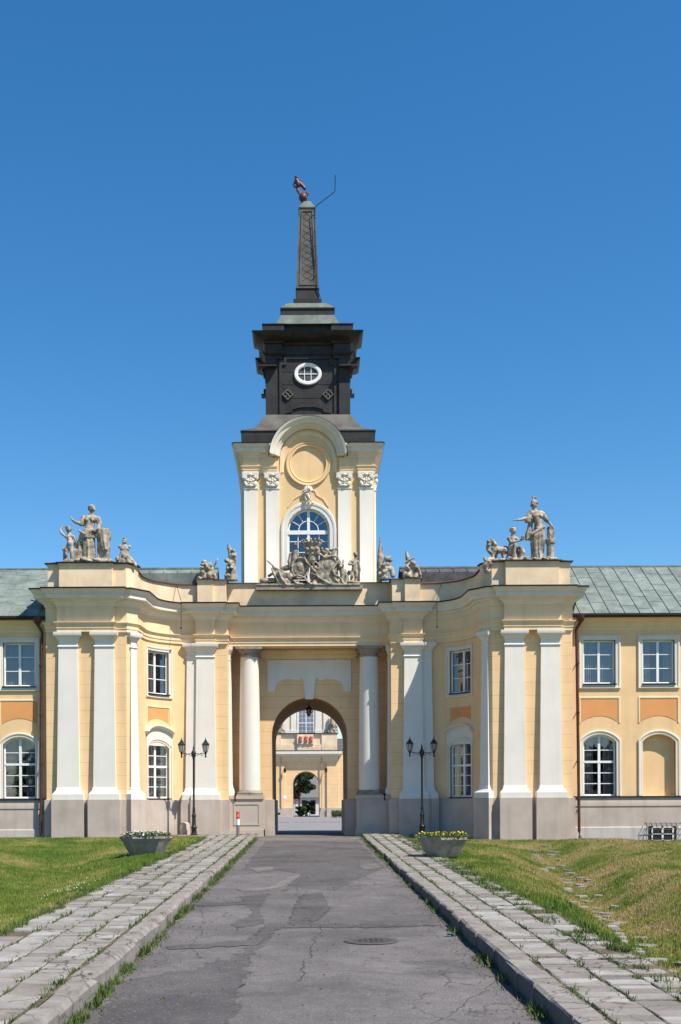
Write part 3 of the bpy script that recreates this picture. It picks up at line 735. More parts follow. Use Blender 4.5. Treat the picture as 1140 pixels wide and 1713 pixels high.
# ---- black copper tower head: levels given as (half width, height)
def hz(hw, ypx, Dc=60.75):
    h = hw*Dc/(1900+hw); D = Dc-h
    return h, (1350-ypx)*D/1900+EYE
sq = lambda h, e=0: [(h, h), (h, -h), (-h, -h), (-h, h)]
tmap = lambda a, y, z: (XC+a, TC+y, z)
def stack(mb, prof, mi=0):
    """closed square sweep: prof = (half, z)"""
    mb.sweep(sq(1.0), [(h-1.0, z) for h, z in prof], closed=True, mp=tmap, mi=mi, caps=False)
mb = MB(); stack(mb, [(3.0, 19.6), (3.38, 19.6), (3.38, 20.45), (3.3, 20.5)]); mb.build('tower_head_base', 'black_metal', gate)
mb = MB(); stack(mb, [(3.42, 20.42), (3.42, 20.48), (3.1, 20.60), (2.75, 20.82), (2.5, 21.1), (2.36, 21.4), (2.2, 21.65)]); mb.build('flared_apron', 'lead_apron', gate)
# barrel hood behind the arched cornice
mb = MB(); t2 = [PI*i/32 for i in range(33)]
hood = [(-1.98*math.cos(t), 19.02+2.0*math.sin(t)) for t in t2]
vs = [tm(a, .5, z) for a, z in hood]+[tm(a, -.15, z+.04) for a, z in hood]+[tm(a*1.15, -1.4, z+.32*max(0, 1-abs(a)/2.4)) for a, z in hood]
k = 33; mb.add(vs, [(i, i+1, i+1+k, i+k) for i in range(32)]+[(i+k, i+1+k, i+1+2*k, i+2*k) for i in range(32)])
mb.build('arch_hood', 'lead_apron', gate)
h0 = 2.06
mb = MB(); stack(mb, [(h0, 20.6), (h0, 24.9)])
lan = mb.build('lantern_wall', 'black_metal', gate)
for sx in (-1, 1):
    for sy in (-1, 1):
        mb = MB()
        p = [(sx*(h0-.45), sy*(h0-.1)), (sx*(h0-.45), sy*(h0+.12)), (sx*(h0+.12), sy*(h0+.12)), (sx*(h0+.12), sy*(h0-.45)), (sx*(h0-.1), sy*(h0-.45))]
        n_ = len(p); vs = [tmap(a, b, 20.9) for a, b in p]+[tmap(a, b, 24.6) for a, b in p]
        mb.add(vs, [(i, (i+1) % n_, (i+1) % n_+n_, i+n_) for i in range(n_)])
        mb.box(XC+sx*(h0-.45) if sx > 0 else XC-h0-.5, XC+h0+.5 if sx > 0 else XC-(h0-.45), TC+sy*h0-.45, TC+sy*h0-.02 if sy < 0 else TC+h0+.1, 24.05, 24.12)
        mb.lathe([(.18, 23.75), (.2, 23.9), (.28, 24.05), (.35, 24.18), (.35, 24.3), (.26, 24.36)], (XC+sx*(h0+.12), TC+sy*(h0-.35), 0), 4, phase=PI/4)
        mb.build('lantern_pilaster', 'black_metal', lan)

mb = MB()
# raised frame on the front face
ft = lambda s, d, z: (XC+s, TC-h0-d, z)
mb.sweep([(-1.35, 21.4), (-1.35, 24.25), (-1.1, 24.25), (-1.1, 24.55), (1.1, 24.55), (1.1, 24.25), (1.35, 24.25), (1.35, 21.4)], [(0, 0), (0, .07), (.12, .07), (.12, 0)], mp=lambda u, v, d: ft(u, d, v))
mb.sweep([(-1.35, 21.62), (-1.15, 21.75), (-.8, 21.8), (-.78, 21.95), (-.35, 22.06), (.35, 22.06), (.78, 21.95), (.8, 21.8), (1.15, 21.75), (1.35, 21.62)], [(0, 0), (0, .07), (.06, .07), (.06, 0)], mp=lambda u, v, d: ft(u, d, v))
for z in (22.55, 23.25, 23.9):
    mb.box(XC-1.34, XC+1.34, TC-h0-.012, TC-h0+.02, z, z+.025)
mb.build('raised_frame', 'black_metal', lan)
for sg in (-1, 1):
    mb = MB(); c = (sg*1.04, 22.72)
    d_ = [(c[0]+.31, c[1]), (c[0], c[1]-.31), (c[0]-.31, c[1]), (c[0], c[1]+.31)]
    mb.sweep(d_, [(-.07, 0), (-.07, .09), (-.01, .09), (0, 0)], closed=True, mp=lambda u, v, d: ft(u, d, v), caps=False)
    for k in range(4):
        t = PI/4+k*PI/2; mb.ell(ft(c[0]+.1*math.cos(t), .02, c[1]+.1*math.sin(t)), (.09, .05, .05), (0, -t, 0), nu=8, nv=6)
    mb.ell(ft(c[0], .04, c[1]), .05, nu=8, nv=6); mb.build('diamond_ornament', 'lead_apron', lan)
# oval window
oz = 23.78
el = lambda a, b, n=40: [(a*math.cos(-2*PI*i/n), oz+b*math.sin(-2*PI*i/n)) for i in range(n)]
mb = MB(); mb.sweep(el(.52, .38), [(0, -.02), (0, .06), (.04, .1), (.16, .1), (.19, .06), (.19, -.02)], closed=True, mp=lambda u, v, d: ft(u, d, v), caps=False)
ow = mb.build('oval_window', 'wood_white', lan)
ov = MB(); ov.prism(el(.53, .39), .015, .02, ft); ov.build('pane', 'slate', ow, smooth=0)
gb = MB()
for x in (-.17, .17): gb.box(x-.018, x+.018, .02, .05, oz-.37, oz+.37, mp=ft)
gb.box(-.52, .52, .02, .052, oz-.02, oz+.02, mp=ft); gb.build('glazing_bar', 'wood_white', ow)
# upper cornice with corner breaks
e = 2.18
cp_ = []
def brk(h, w_, p):
    """square plan of half h whose corners of width w_ project by p"""
    q = h+p; i_ = h-w_
    return [(q, i_), (q, q), (i_, q), (i_, h), (-i_, h), (-i_, q), (-q, q), (-q, i_), (-h, i_), (-h, -i_), (-q, -i_), (-q, -q), (-i_, -q), (-i_, -h), (i_, -h), (i_, -q), (q, -q), (q, -i_), (h, -i_), (h, i_)]
bp = list(reversed(brk(1.95, .62, .24)))
mb = MB(); mb.sweep(bp, [(0, 24.55), (0, 24.68), (.10, 24.74), (.16, 24.80), (.16, 24.86), (.0, 24.92), (0, 25.28), (.10, 25.33), (.14, 25.40), (.40, 25.50), (.62, 25.66), (.66, 25.74), (.30, 25.84), (.1, 25.86), (.12, 25.88), (.12, 26.24), (.16, 26.26), (.16, 26.30), (.0, 26.33), (-.6, 26.40)], closed=True, mp=tmap, caps=False)
mb.build('lantern_cornice', 'black_metal', gate)
L = [(50.5, 543), (44.5, 527)]
h1, z1 = hz(54, 542); h2, z2 = hz(44, 527); h3, z3 = hz(44, 516)
mb = MB(); stack(mb, [(2.3, 26.30), (1.82, 26.36), (1.66, 26.55), (h2+.06, z2-.12), (h2, z2)]); mb.build('lower_roof', 'copper_pale', gate)
h5, z5 = hz(31, 507)
mb = MB(); stack(mb, [(h2+.0, z2), (h2, z3)]); stack(mb, [(h2-.1, z3-.02), (h2+.05, z3-.02), (h2+.05, z3+.04), (h2-.1, z3+.06)]); mb.build('roof_step', 'black_metal', gate)
mb = MB(); stack(mb, [(h2+.02, z3+.045), (h5+.12, z5-.08), (h5, z5)]); mb.build('upper_roof', 'copper_pale', gate)
h6, z6 = hz(23.5, 507); h6b, z6b = hz(23.5, 499.5)
mb = MB(); stack(mb, [(h6, z6-.1), (h6, z6b), (h6-.1, z6b+.02)])
h7, z7 = hz(20, 499.5); h8, z8 = hz(19.2, 482)
stack(mb, [(h7-.02, z7), (h7-.06, z8-.06), (h8, z8-.04), (h8+.02, z8)]); mb.build('obelisk_base', 'black_metal', gate)
h9, z9 = hz(12.9, 347); h10, z10 = hz(5.5, 336.5)
mb = MB(); stack(mb, [(h8, z8), (h9, z9)]); ob = mb.build('obelisk', 'lead_apron', gate)
mb = MB()
def oface(u, v):   # u -1..1 across, v 0..1 up, on the front face
    h = h8+(h9-h8)*v
    return (u*h, h, z8+(z9-z8)*v)
def obp(u, v, d): a, h, z = oface(u, v); return (XC+a, TC-h-d, z)
for pts in ([(-.62, .05), (-.62, .95), (.62, .95), (.62, .05)],):
    mb.sweep([(p[0]*.5, p[1]*4) for p in pts], [(0, 0), (0, .035), (.05, .035), (.05, 0)], closed=True, mp=lambda u, v, d: obp(u*2, v/4, d), caps=False)
for k in range(11):
    v0 = .08+k*.08
    for sg in (-1, 1):
        a = (sg*-.5, v0); b_ = (sg*.5, v0+.075)
        mb.add([obp(a[0], a[1], .006), obp(a[0], a[1]+.004, .02), obp(b_[0], b_[1]+.004, .02), obp(b_[0], b_[1], .006)], [(0, 1, 2, 3)])
mb.build('obelisk_panel', 'lead_apron', ob)
mb = MB(); stack(mb, [(h9+.03, z9-.06), (h9+.05, z9), (h9+.02, z9+.04), (h10, z10), (.02, z10+.03)]); mb.build('obelisk_cap', 'copper_pale', ob)
mb = MB(); c0_ = lambda x, y: (x, TC-.6, (1350-y)*(60.15)/1900+EYE)
PX = lambda x, y, D=60.1: ((x-517)*D/1900, CY+D, (1350-y)*D/1900+EYE)
rod = [PX(540, 498), PX(534.5, 480), PX(532, 420), PX(531, 360), PX(531, 348), PX(536, 343), PX(564, 322), PX(565.5, 318), PX(566, 293)]
mb.tube(rod, .022, 6)
for y in (365, 388, 412, 436, 462): mb.tube([PX(529, y), PX(533.5, y)], .02, 5)
mb.build('lightning_rod', 'iron', gate)

# ------------------------------------------------------------------ sculpture kit
tex = bpy.data.textures.new('stone_relief', 'CLOUDS'); tex.noise_scale = .13; tex.noise_depth = 3
def sculpt(name, mb, label, cat, mats='statue_stone', voxel=.032, disp=.045, group=None, parent=None, it=1):
    if voxel < .05: voxel *= .75; disp *= .5
    o = _build(mb, name, mats, None, smooth=0)
    if label: tag(o, label, cat, group)
    r = o.modifiers.new('remesh', 'REMESH'); r.mode = 'VOXEL'; r.voxel_size = voxel; r.use_smooth_shade = True
    s_ = o.modifiers.new('smooth', 'SMOOTH'); s_.factor = .5; s_.iterations = it
    if disp:
        d = o.modifiers.new('relief', 'DISPLACE'); d.texture = tex; d.strength = disp; d.mid_level = .5
    return o
class SC(MB):
    """sculpture in local metres: u right, z up, y = depth (towards viewer negative)"""
    def cap(s, a, b, ra, rb=None): 
        rb = ra if rb is None else rb; A = Vector(a); B = Vector(b)
        s.tube([A, B], [ra, rb], 10); s.ell(A, ra, nu=10, nv=6); s.ell(B, rb, nu=10, nv=6); return s
    def chain(s, pts, rs):
        for i in range(len(pts)-1): s.cap(pts[i], pts[i+1], rs[i], rs[i+1])
        return s
    def robe(s, rings, folds=9, depth=.12, seed=1):
        """rings: (cx, cy, z, rx, ry); pleated draped cloth"""
        n = 60; vs = []; fs = []; ph = random.Random(seed)
        offs = [ph.uniform(0, 6) for _ in range(4)]
        for k, (cx, cy, z, rx, ry) in enumerate(rings):
            kk = k/(len(rings)-1)
            for i in range(n):
                t = 2*PI*i/n
                f = 1+depth*(1-kk*.75)*(math.sin(folds*t+offs[0]+kk*1.2)*.6+.4*math.sin((folds*1.7)//1*t+offs[1]-kk))
                vs.append((cx+rx*f*math.cos(t), cy+ry*f*math.sin(t), z))
        for k in range(len(rings)-1):
            for i in range(n): fs.append((k*n+i, k*n+(i+1) % n, (k+1)*n+(i+1) % n, (k+1)*n+i))
        fs.append(tuple(range(n-1, -1, -1))); fs.append(tuple(range((len(rings)-1)*n, len(rings)*n)))
        s.add(vs, fs); return s
    def head(s, c, r, look=0, hair=True):
        x, y, z = c; dx = math.sin(look); dy = -math.cos(look)
        s.ell(c, (r*.8, r*.9, r*1.08)); s.ell((x+dx*r*.35, y+dy*r*.35, z-r*.45), (r*.5, r*.55, r*.5))
        s.ell((x+dx*r*.95, y+dy*r*.95, z-r*.15), (r*.15, r*.2, r*.3))                       # nose
        for sg in (-1, 1):                                                                 # brow and cheeks, ears
            px, py = -dy*sg, dx*sg
            s.ell((x+dx*r*.72+px*r*.32, y+dy*r*.72+py*r*.32, z+r*.2), (r*.25, r*.2, r*.1)); s.ell((x+dx*r*.62+px*r*.35, y+dy*r*.62+py*r*.35, z-r*.25), r*.25)
            s.ell((x+px*r*.82, y+py*r*.82, z-r*.05), (r*.15, r*.15, r*.25))
        s.ell((x+dx*r*.75, y+dy*r*.75, z-r*.5), (r*.25, r*.2, r*.09))
        if hair:
            for k in range(9):
                t = look+PI/2+PI*k/8 - 0
                s.ell((x+math.cos(t)*r*.62, y+math.sin(t)*r*.62*1.0+.0, z+r*.55), r*.36)
            s.ell((x-dx*r*.5, y-dy*r*.5, z+r*.3), r*.75); s.ell((x-dx*r*.9, y-dy*r*.9, z+r*.2), r*.4)
        return s
    def hand(s, c, d, r):
        C_ = Vector(c); D_ = Vector(d).normalized(); up = Vector((0, 0, 1)); sd_ = D_.cross(up)
        if sd_.length < .1: sd_ = Vector((1, 0, 0))
        sd_.normalize()
        s.ell(C_, (r, r*.8, r))
        for k in range(4):
            a = C_+sd_*(k-1.5)*r*.5; b = a+D_*r*(1.5+.3*(k in (1, 2))); s.cap(a, b, r*.3, r*.24)
            s.cap(b, b+(D_*.6-up*.5)*r, r*.24, r*.2)
        s.cap(C_, C_+(sd_*1.3+D_*.8)*r, r*.32, r*.24); return s
    def rocks(s, x0, x1, y0, y1, z0, h, n=14, seed=2):
        q = random.Random(seed)
        for _ in range(n):
            s.ell((q.uniform(x0, x1), q.uniform(y0, y1), z0+q.uniform(0, h*.6)), (q.uniform(.1, .22), q.uniform(.1, .18), q.uniform(.06, h*.7)), (0, q.uniform(-.4, .4), 0), nu=10, nv=6)
        s.box(x0, x1, y0, y1, z0-.02, z0+.07); return s
def place(o, x, y, z, sx=1): o.location = (x, y, z)

ZB = Z_AT+.10
# --- left pavilion: woman raising an arm beside a draped block (scale 283 sketch units per metre, feet at 0)
def U(x, y, ox, oy, k): return ((x-ox)/k, (oy-y)/k)
def q7(x, y, yy=0): return ((x-470)/283, yy, (800-y)/283)
s = SC()
s.robe([(-.02, 0, .05, .32, .27), (-.02, 0, .35, .27, .24), (-.04, 0, .8, .27, .22), (-.06, 0, 1.2, .29, .22), (-.05, 0, 1.42, .25, .2), (-.02, 0, 1.55, .20, .17)], 8, .17, 3)
s.robe([(-.05, -.02, 1.1, .30, .24), (-.05, -.02, 1.3, .33, .26), (-.03, 0, 1.5, .27, .22)], 5, .08, 5)
s.cap(q7(350, 400, -.15), q7(430, 450, -.24), .06); s.cap(q7(430, 450, -.24), q7(520, 400, -.2), .06)
s.cap(q7(450, 470, -.05), q7(480, 300, 0), .2, .2); s.cap(q7(450, 235, 0), q7(535, 240, 0), .17, .17); s.ell(q7(440, 255, -.13), .1); s.ell(q7(515, 262, -.13), .1)
s.cap(q7(490, 215), q7(502, 150), .11, .10); s.cap(q7(430, 240), q7(490, 205), .1, .09); s.cap(q7(550, 240), q7(495, 205), .1, .09); s.ell(q7(490, 95, .08), (.17, .16, .17)); s.head(q7(503, 110), .18, look=.5)
s.chain([q7(395, 225, 0), q7(372, 300, -.02), q7(300, 290, -.12), q7(255, 255, -.16)], [.12, .10, .062, .045]); s.hand(q7(246, 235, -.17), (-.2, 0, 1), .045)
s.robe([(-.33, 0, 1.68, .14, .14), (-.30, 0, 1.85, .16, .15), (-.22, 0, 2.05, .13, .12)], 5, .1, 8)
s.chain([q7(575, 235, 0), q7(600, 310, -.05), q7(590, 370, -.18), q7(545, 395, -.22)], [.13, .12, .075, .05]); s.hand(q7(540, 400, -.24), (-.5, 0, -1), .05)
s.robe([(-.42, .02, .45, .10, .12), (-.40, .02, .9, .15, .13), (-.36, 0, 1.3, .10, .1), (-.3, 0, 1.45, .05, .06)], 4, .2, 9)
s.box(.34, .86, -.1, .3, 0, 1.15); s.box(.30, .90, -.14, .34, 1.12, 1.5)
s.robe([(.72, -.02, .55, .14, .25), (.66, -.02, .95, .22, .27), (.62, -.02, 1.3, .28, .28), (.6, 0, 1.52, .27, .25)], 6, .1, 11)
s.ell((.25, -.18, .1), (.12, .2, .09)); s.ell((-.15, -.25, .08), (.1, .18, .07)); s.rocks(-.5, .95, -.3, .35, 0, .2, 16, 3)
o = sculpt('statue', s, 'weathered stone statue of a bareheaded robed woman raising one arm beside a draped block', 'statue', voxel=.03)
place(o, (90+470/7.6-517)/37.35, -3.35, ZB)
# putto
s = SC(); P7 = lambda x, y, yy=0: ((x-205)/283, yy, (800-y)/283)
s.chain([P7(212, 470), P7(225, 540), P7(212, 600)], [.12, .14, .15]); s.cap(P7(170, 460), P7(265, 465), .075)
s.ell(P7(222, 560, -.1), (.1, .09, .12)); s.cap(P7(212, 445), P7(208, 410), .08); s.cap(P7(180, 470), P7(215, 430), .08); s.cap(P7(250, 470), P7(215, 430), .08); s.head(P7(205, 372), .155, look=.3)
s.chain([P7(165, 460), P7(118, 420, -.03), P7(102, 385, -.03), P7(125, 345, -.03)], [.07, .06, .05, .04]); s.hand(P7(135, 338, -.03), (1, 0, .3), .035)
s.chain([P7(270, 465), P7(300, 530, .03), P7(322, 575, .05)], [.07, .055, .045]); s.ell(P7(300, 560, .12), (.14, .08, .18))
s.chain([P7(185, 610), P7(180, 690, -.08), P7(192, 775, 0)], [.10, .075, .05]); s.chain([P7(235, 610), P7(245, 690, -.05), P7(240, 770, 0)], [.10, .075, .05])
s.ell(P7(190, 785, -.07), (.05, .1, .035)); s.ell(P7(243, 782, -.07), (.05, .1, .035)); s.box(.18, .68, -.05, .35, 0, .6); s.ell(P7(145, 620, .1), .1); s.chain([P7(150, 640, .1), P7(155, 780, .1)], [.08, .1]); s.rocks(-.25, .7, -.2, .35, 0, .14, 10, 5)
o = sculpt('putto_statue', s, 'small stone cherub statue shading its eyes left of the bareheaded woman', 'statue', voxel=.026, disp=.03)
place(o, (90+205/7.6-517)/37.35, -3.4, ZB)
# small trophy at the inner corner of the left pavilion
def trophy_bust(seed=1, flag=0, hgt=1.15):
    s = SC(); q = random.Random(seed)
    s.robe([(0.06, 0, 0, .42, .3), (.03, 0, .25, .3, .24), (0, 0, .5, .17, .16), (0, 0, .62, .12, .12)], 6, .2, seed)
    s.robe([(0, 0, .5, .13, .12), (0, 0, .66, .22, .16), (0, 0, .8, .17, .13), (0, 0, .86, .1, .1)], 4, .1, seed+1)
    s.ell((.0, 0, 1.0), (.11, .13, .14)); s.ell((0, .02, 1.1), (.09, .12, .1)); s.cap((0, -.1, 1.16), (.02, .1, 1.14), .03); s.ell((0, -.1, .95), (.08, .06, .05))
    for sg in (-1, 1): s.ell((sg*.2, 0, .78), (.1, .09, .07), (0, sg*.5, 0)); s.cap((sg*.24, -.1, .05), (sg*.12, -.16, .5), .07, .05)
    s.chain([(.15, -.15, .3), (.35, -.1, .1), (.5, 0, -.08)], [.1, .09, .06]); s.ell((-.3, -.1, .2), (.1, .1, .14)); s.ell((.02, -.22, .32), (.12, .06, .16))
    return s
o = sculpt('trophy_sculpture', trophy_bust(4), 'small carved stone helmet and armour trophy at the inner corner of the left pavilion', 'sculpture', voxel=.028)
place(o, (90+885/7.6-517)/37.8, -3.35, ZB-.04)
# --- right pavilion: helmeted woman with small round tower
q8 = lambda x, y, yy=0: ((x-780)/283, yy, (895-y)/283)
s = SC()
s.robe([(.02, 0, .04, .31, .25), (-.03, 0, .4, .26, .22), (-.03, 0, .8, .29, .22), (.0, 0, 1.2, .30, .22), (.06, 0, 1.45, .24, .2), (.06, 0, 1.58, .2, .17)], 9, .16, 21)
s.robe([(.16, -.06, .35, .10, .12), (.14, -.08, .8, .14, .14), (.1, -.06, 1.3, .2, .16), (.08, -.04, 1.48, .24, .2)], 5, .2, 22)
s.cap(q8(700, 560, -.16), q8(850, 470, -.2), .07, .06)
s.cap(q8(795, 470), q8(775, 330), .19, .2); s.cap(q8(700, 290), q8(820, 295), .15, .15); s.ell(q8(735, 330, -.13), .095); s.ell(q8(812, 330, -.13), .095)
s.cap(q8(745, 270), q8(738, 215), .11, .10); s.cap(q8(690, 290), q8(742, 255), .1, .09); s.cap(q8(810, 290), q8(742, 255), .1, .09); s.head(q8(735, 182), .18, look=-.4, hair=False)
s.ell(q8(735, 150, .03), (.15, .17, .13)); s.ell(q8(770, 160, -.08), (.06, .08, .03)); s.cap(q8(725, 130, .02), q8(722, 95, .02), .03, .04); s.ell(q8(740, 82, .03), (.13, .05, .065), (0, .15, 0))
s.chain([q8(685, 285), q8(640, 355, -.05), q8(560, 375, -.14), q8(495, 385, -.18)], [.12, .10, .06, .045]); s.hand(q8(478, 386, -.19), (-1, 0, -.05), .045); s.robe([(-.48, -.05, 1.73, .12, .12), (-.42, -.03, 1.9, .13, .14), (-.34, 0, 2.05, .12, .12)], 4, .14, 25)
s.chain([q8(845, 300), q8(885, 370, 0), q8(930, 420, -.05), q8(965, 465, -.08)], [.12, .1, .06, .045]); s.hand(q8(972, 480, -.08), (.4, 0, -1), .045)
s.robe([(-.42, .05, .95, .13, .1), (-.42, .08, 1.15, .15, .12), (-.34, .1, 1.5, .13, .12), (-.28, .1, 1.9, .1, .1)], 4, .2, 26)
s.box(.44, .76, .05, .16, .7, 1.55); s.ell((.6, .1, 1.5), (.17, .07, .1))
s.ell((-.22, -.2, .06), (.1, .18, .06)); s.ell((.2, -.25, .06), (.09, .17, .06)); s.rocks(-.5, .75, -.3, .3, 0, .16, 14, 13)
o = sculpt('statue', s, 'weathered stone statue of a helmeted robed woman stretching out one arm beside a stone turret', 'statue', voxel=.03)
place(o, (800+780/7.6-517)/37.35, -3.35, ZB)
s = SC(); s.lathe([(.19, 0), (.19, .06), (.17, .1), (.165, .7), (.2, .74), (.22, .8), (.22, .9), (.15, .9)], n=20)
for k in range(7): t = 2*PI*k/7; s.box(.2*math.cos(t)-.04, .2*math.cos(t)+.04, .2*math.sin(t)-.04, .2*math.sin(t)+.04, .88, .98)
o = sculpt('turret_sculpture', s, 'small round battlemented stone turret at the right foot of the helmeted woman', 'sculpture', voxel=.022, disp=.015, it=1)
place(o, (800+930/7.6-517)/37.35, -3.5, ZB)
# seated child with book
s = SC(); C8 = lambda x, y, yy=0: ((x-455)/283, yy, (895-y)/283)
s.chain([C8(450, 620), C8(445, 680), C8(440, 740)], [.12, .14, .17]); s.cap(C8(405, 605), C8(500, 605), .075); s.cap(C8(458, 590), C8(462, 555), .085); s.head(C8(463, 512), .155, look=.7); s.cap(C8(455, 470), C8(470, 458), .035, .02)
s.chain([C8(402, 610), C8(430, 665, -.12), C8(530, 650, -.18)], [.07, .06, .045]); s.chain([C8(505, 610), C8(540, 640, -.08), C8(565, 635, -.15)], [.07, .055, .045])
s.box(.36, .53, -.22, -.08, .92, 1.08); s.chain([C8(440, 740, -.1), C8(475, 715, -.3), C8(450, 850, -.3)], [.11, .085, .06]); s.chain([C8(490, 740, -.1), C8(540, 740, -.3), C8(540, 850, -.25)], [.1, .08, .055])
s.robe([(.1, 0, 0, .38, .25), (.1, 0, .3, .34, .24), (0, 0, .5, .22, .2)], 7, .14, 31); s.robe([(.45, .05, 0, .12, .12), (.48, .05, .4, .1, .1), (.45, .05, .6, .06, .06)], 4, .2, 32)
s.rocks(-.35, .6, -.3, .25, 0, .14, 12, 15)
o = sculpt('child_statue', s, 'seated stone child statue holding a book at the foot of the helmeted woman', 'statue', voxel=.026, disp=.03)
place(o, (800+455/7.6-517)/37.35, -3.4, ZB)
# lion lying at the corner
s = SC(); L8 = lambda x, y, yy=0: ((x-250)/283, yy, (895-y)/283)
s.chain([L8(370, 735, .1), L8(320, 745, .05), L8(265, 745, 0), L8(220, 730, -.05)], [.17, .15, .17, .15])
for k in range(16):
    t = 2*PI*k/16; s.ell(L8(190+48*math.cos(t), 715+75*math.sin(t), -.08+.06*math.sin(k*2)), (.09, .1, .1), (0, t, 0), nu=8, nv=6)
s.ell(L8(165, 665, -.1), (.12, .13, .13)); s.ell(L8(145, 650, -.2), (.08, .1, .07)); s.ell(L8(150, 700, -.22), (.09, .12, .06)); s.chain([L8(150, 640, 0), L8(190, 640, 0), L8(225, 690, 0)], [.08, .1, .1])
s.chain([L8(230, 760, -.1), L8(200, 830, -.15), L8(205, 870, -.15)], [.1, .075, .07]); s.ell(L8(195, 878, -.2), (.09, .12, .05)); s.chain([L8(255, 760, .08), L8(250, 830, .1), L8(265, 870, .05)], [.1, .075, .07]); s.chain([L8(360, 760, -.05), L8(325, 800, -.1), L8(350, 870, -.1)], [.15, .08, .07])
s.ell(L8(335, 878, -.15), (.1, .11, .05)); s.chain([L8(375, 745, .15), L8(410, 790, .2), L8(400, 860, .2)], [.05, .04, .05]); s.rocks(-.25, .45, -.25, .25, 0, .1, 8, 16)
o = sculpt('lion_statue', s, 'weathered stone lion statue with curly mane left of the seated child', 'statue', voxel=.026, disp=.035)
place(o, (800+250/7.6-517)/37.35, -3.3, ZB)
# dark trophy hanging at the inner corner of the right pavilion
s = SC()
s.chain([(.18, 0, .1), (.02, -.1, 0), (-.1, -.1, -.2), (-.08, -.05, -.5)], [.1, .14, .14, .07])
q = random.Random(3)
for _ in range(16): s.ell((q.uniform(-.25, .15), q.uniform(-.2, .05), q.uniform(-.5, .1)), (q.uniform(.05, .11),)*3, nu=8, nv=6)
o = sculpt('trophy_sculpture', s, 'dark weathered stone trophy clinging to the inner corner of the right pavilion', 'sculpture', voxel=.025)
place(o, 8.02, -3.6, ZB-.05)
# --- trophies on the portal attic
def heap(seed, wid, hgt, n=18, taper=.8):
    s = SC(); q = random.Random(seed)
    s.robe([(0, 0, 0, wid, .28), (0, 0, hgt*.3, wid*.85, .26), (0, 0, hgt*.65, wid*.55, .2), (0, 0, hgt*.85, wid*.3, .15)], 7, .2, seed)
    for _ in range(n):
        z = q.uniform(0, hgt*.85); r_ = wid*(1-taper*z/hgt)
        s.ell((q.uniform(-r_, r_), -.2+q.uniform(-.1, .1), z), (q.uniform(.06, .14), .08, q.uniform(.06, .14)), (0, q.uniform(-1, 1), 0), nu=8, nv=6)
    return s
s = heap(41, .45, .9); s.ell((-.12, 0, .8), (.15, .16, .13)); s.cap((.3, 0, .5), (.5, 0, .95), .04, .05); s.ell((-.22, -.1, .68), (.1, .12, .06)); s.cap((-.1, -.2, .1), (.25, -.2, .6), .05)
o = sculpt('trophy_sculpture', s, 'squat stone helmet and cloak trophy left of the taller one beside the tower', 'sculpture', voxel=.028); place(o, (348-517)/34.9, .25, ZB-.02)
s = heap(42, .32, 1.0); s.chain([(-.02, 0, .8), (.02, 0, 1.1), (-.02, 0, 1.35), (-.1, 0, 1.62)], [.15, .16, .13, .1]); s.ell((.12, -.1, 1.2), (.14, .13, .12)); s.ell((.1, -.1, 1.42), .1); s.ell((-.12, 0, 1.7), (.08, .08, .1)); s.ell((-.2, -.1, .95), (.13, .1, .12)); s.cap((.14, 0, .2), (.22, 0, 1.3), .06)
o = sculpt('trophy_sculpture', s, 'tall stone trophy with leaning quiver just left of the tower', 'sculpture', voxel=.028); place(o, (389-517)/34.5, .7, ZB)
s = heap(43, .3, .8, 12); s.chain([(-.18, 0, 0), (-.16, 0, 1.2), (-.14, 0, 1.75), (-.13, 0, 2.1)], [.15, .12, .06, .02]); s.robe([(-.14, 0, .6, .17, .1), (-.12, 0, 1.1, .15, .09), (-.1, 0, 1.6, .09, .06)], 5, .2, 50)
s.ell((.22, -.05, .98), (.18, .19, .16)); s.ell((.34, -.12, .9), (.12, .14, .05)); s.cap((.08, .1, 1.12), (.34, .1, 1.14), .05); s.ell((.22, -.1, .72), (.16, .14, .14)); s.chain([(.1, -.1, .55), (.4, -.1, .5), (.45, -.1, .2)], [.14, .13, .13])
o = sculpt('trophy_sculpture', s, 'stone helmet trophy with tall furled flag just right of the tower', 'sculpture', voxel=.028); place(o, (643-517)/34.5, .7, ZB)
s = heap(44, .42, .85); s.chain([(-.1, 0, .6), (-.2, 0, 1.05), (-.28, 0, 1.4)], [.16, .1, .02]); s.ell((-.2, -.15, .45), (.16, .1, .22)); s.chain([(.1, -.1, .7), (.3, -.15, .45), (.42, -.1, .15)], [.07, .07, .06]); s.cap((-.3, -.1, .75), (.1, -.1, .95), .05)
o = sculpt('trophy_sculpture', s, 'pointed stone trophy of shields and a spear on the right portal attic', 'sculpture', voxel=.028); place(o, (691-517)/34.9, .25, ZB-.02)

# --- armorial group over the portal (207 sketch units per metre)
A = lambda x, y, yy=0: ((x-580)/207, yy, (580-y)/207)
s = SC()
def ringpath(s, pts, r):
    P_ = [A(*p) for p in pts]; s.chain(P_, [r]*len(P_))
# left oval shield
ov_ = [(445+82*math.cos(t), 410+105*math.sin(t), -.22) for t in [2*PI*i/20 for i in range(21)]]
ringpath(s, ov_, .05); s.ell(A(445, 410, -.12), (.36, .1, .48)); s.ell(A(450, 400, -.2), (.16, .07, .2))
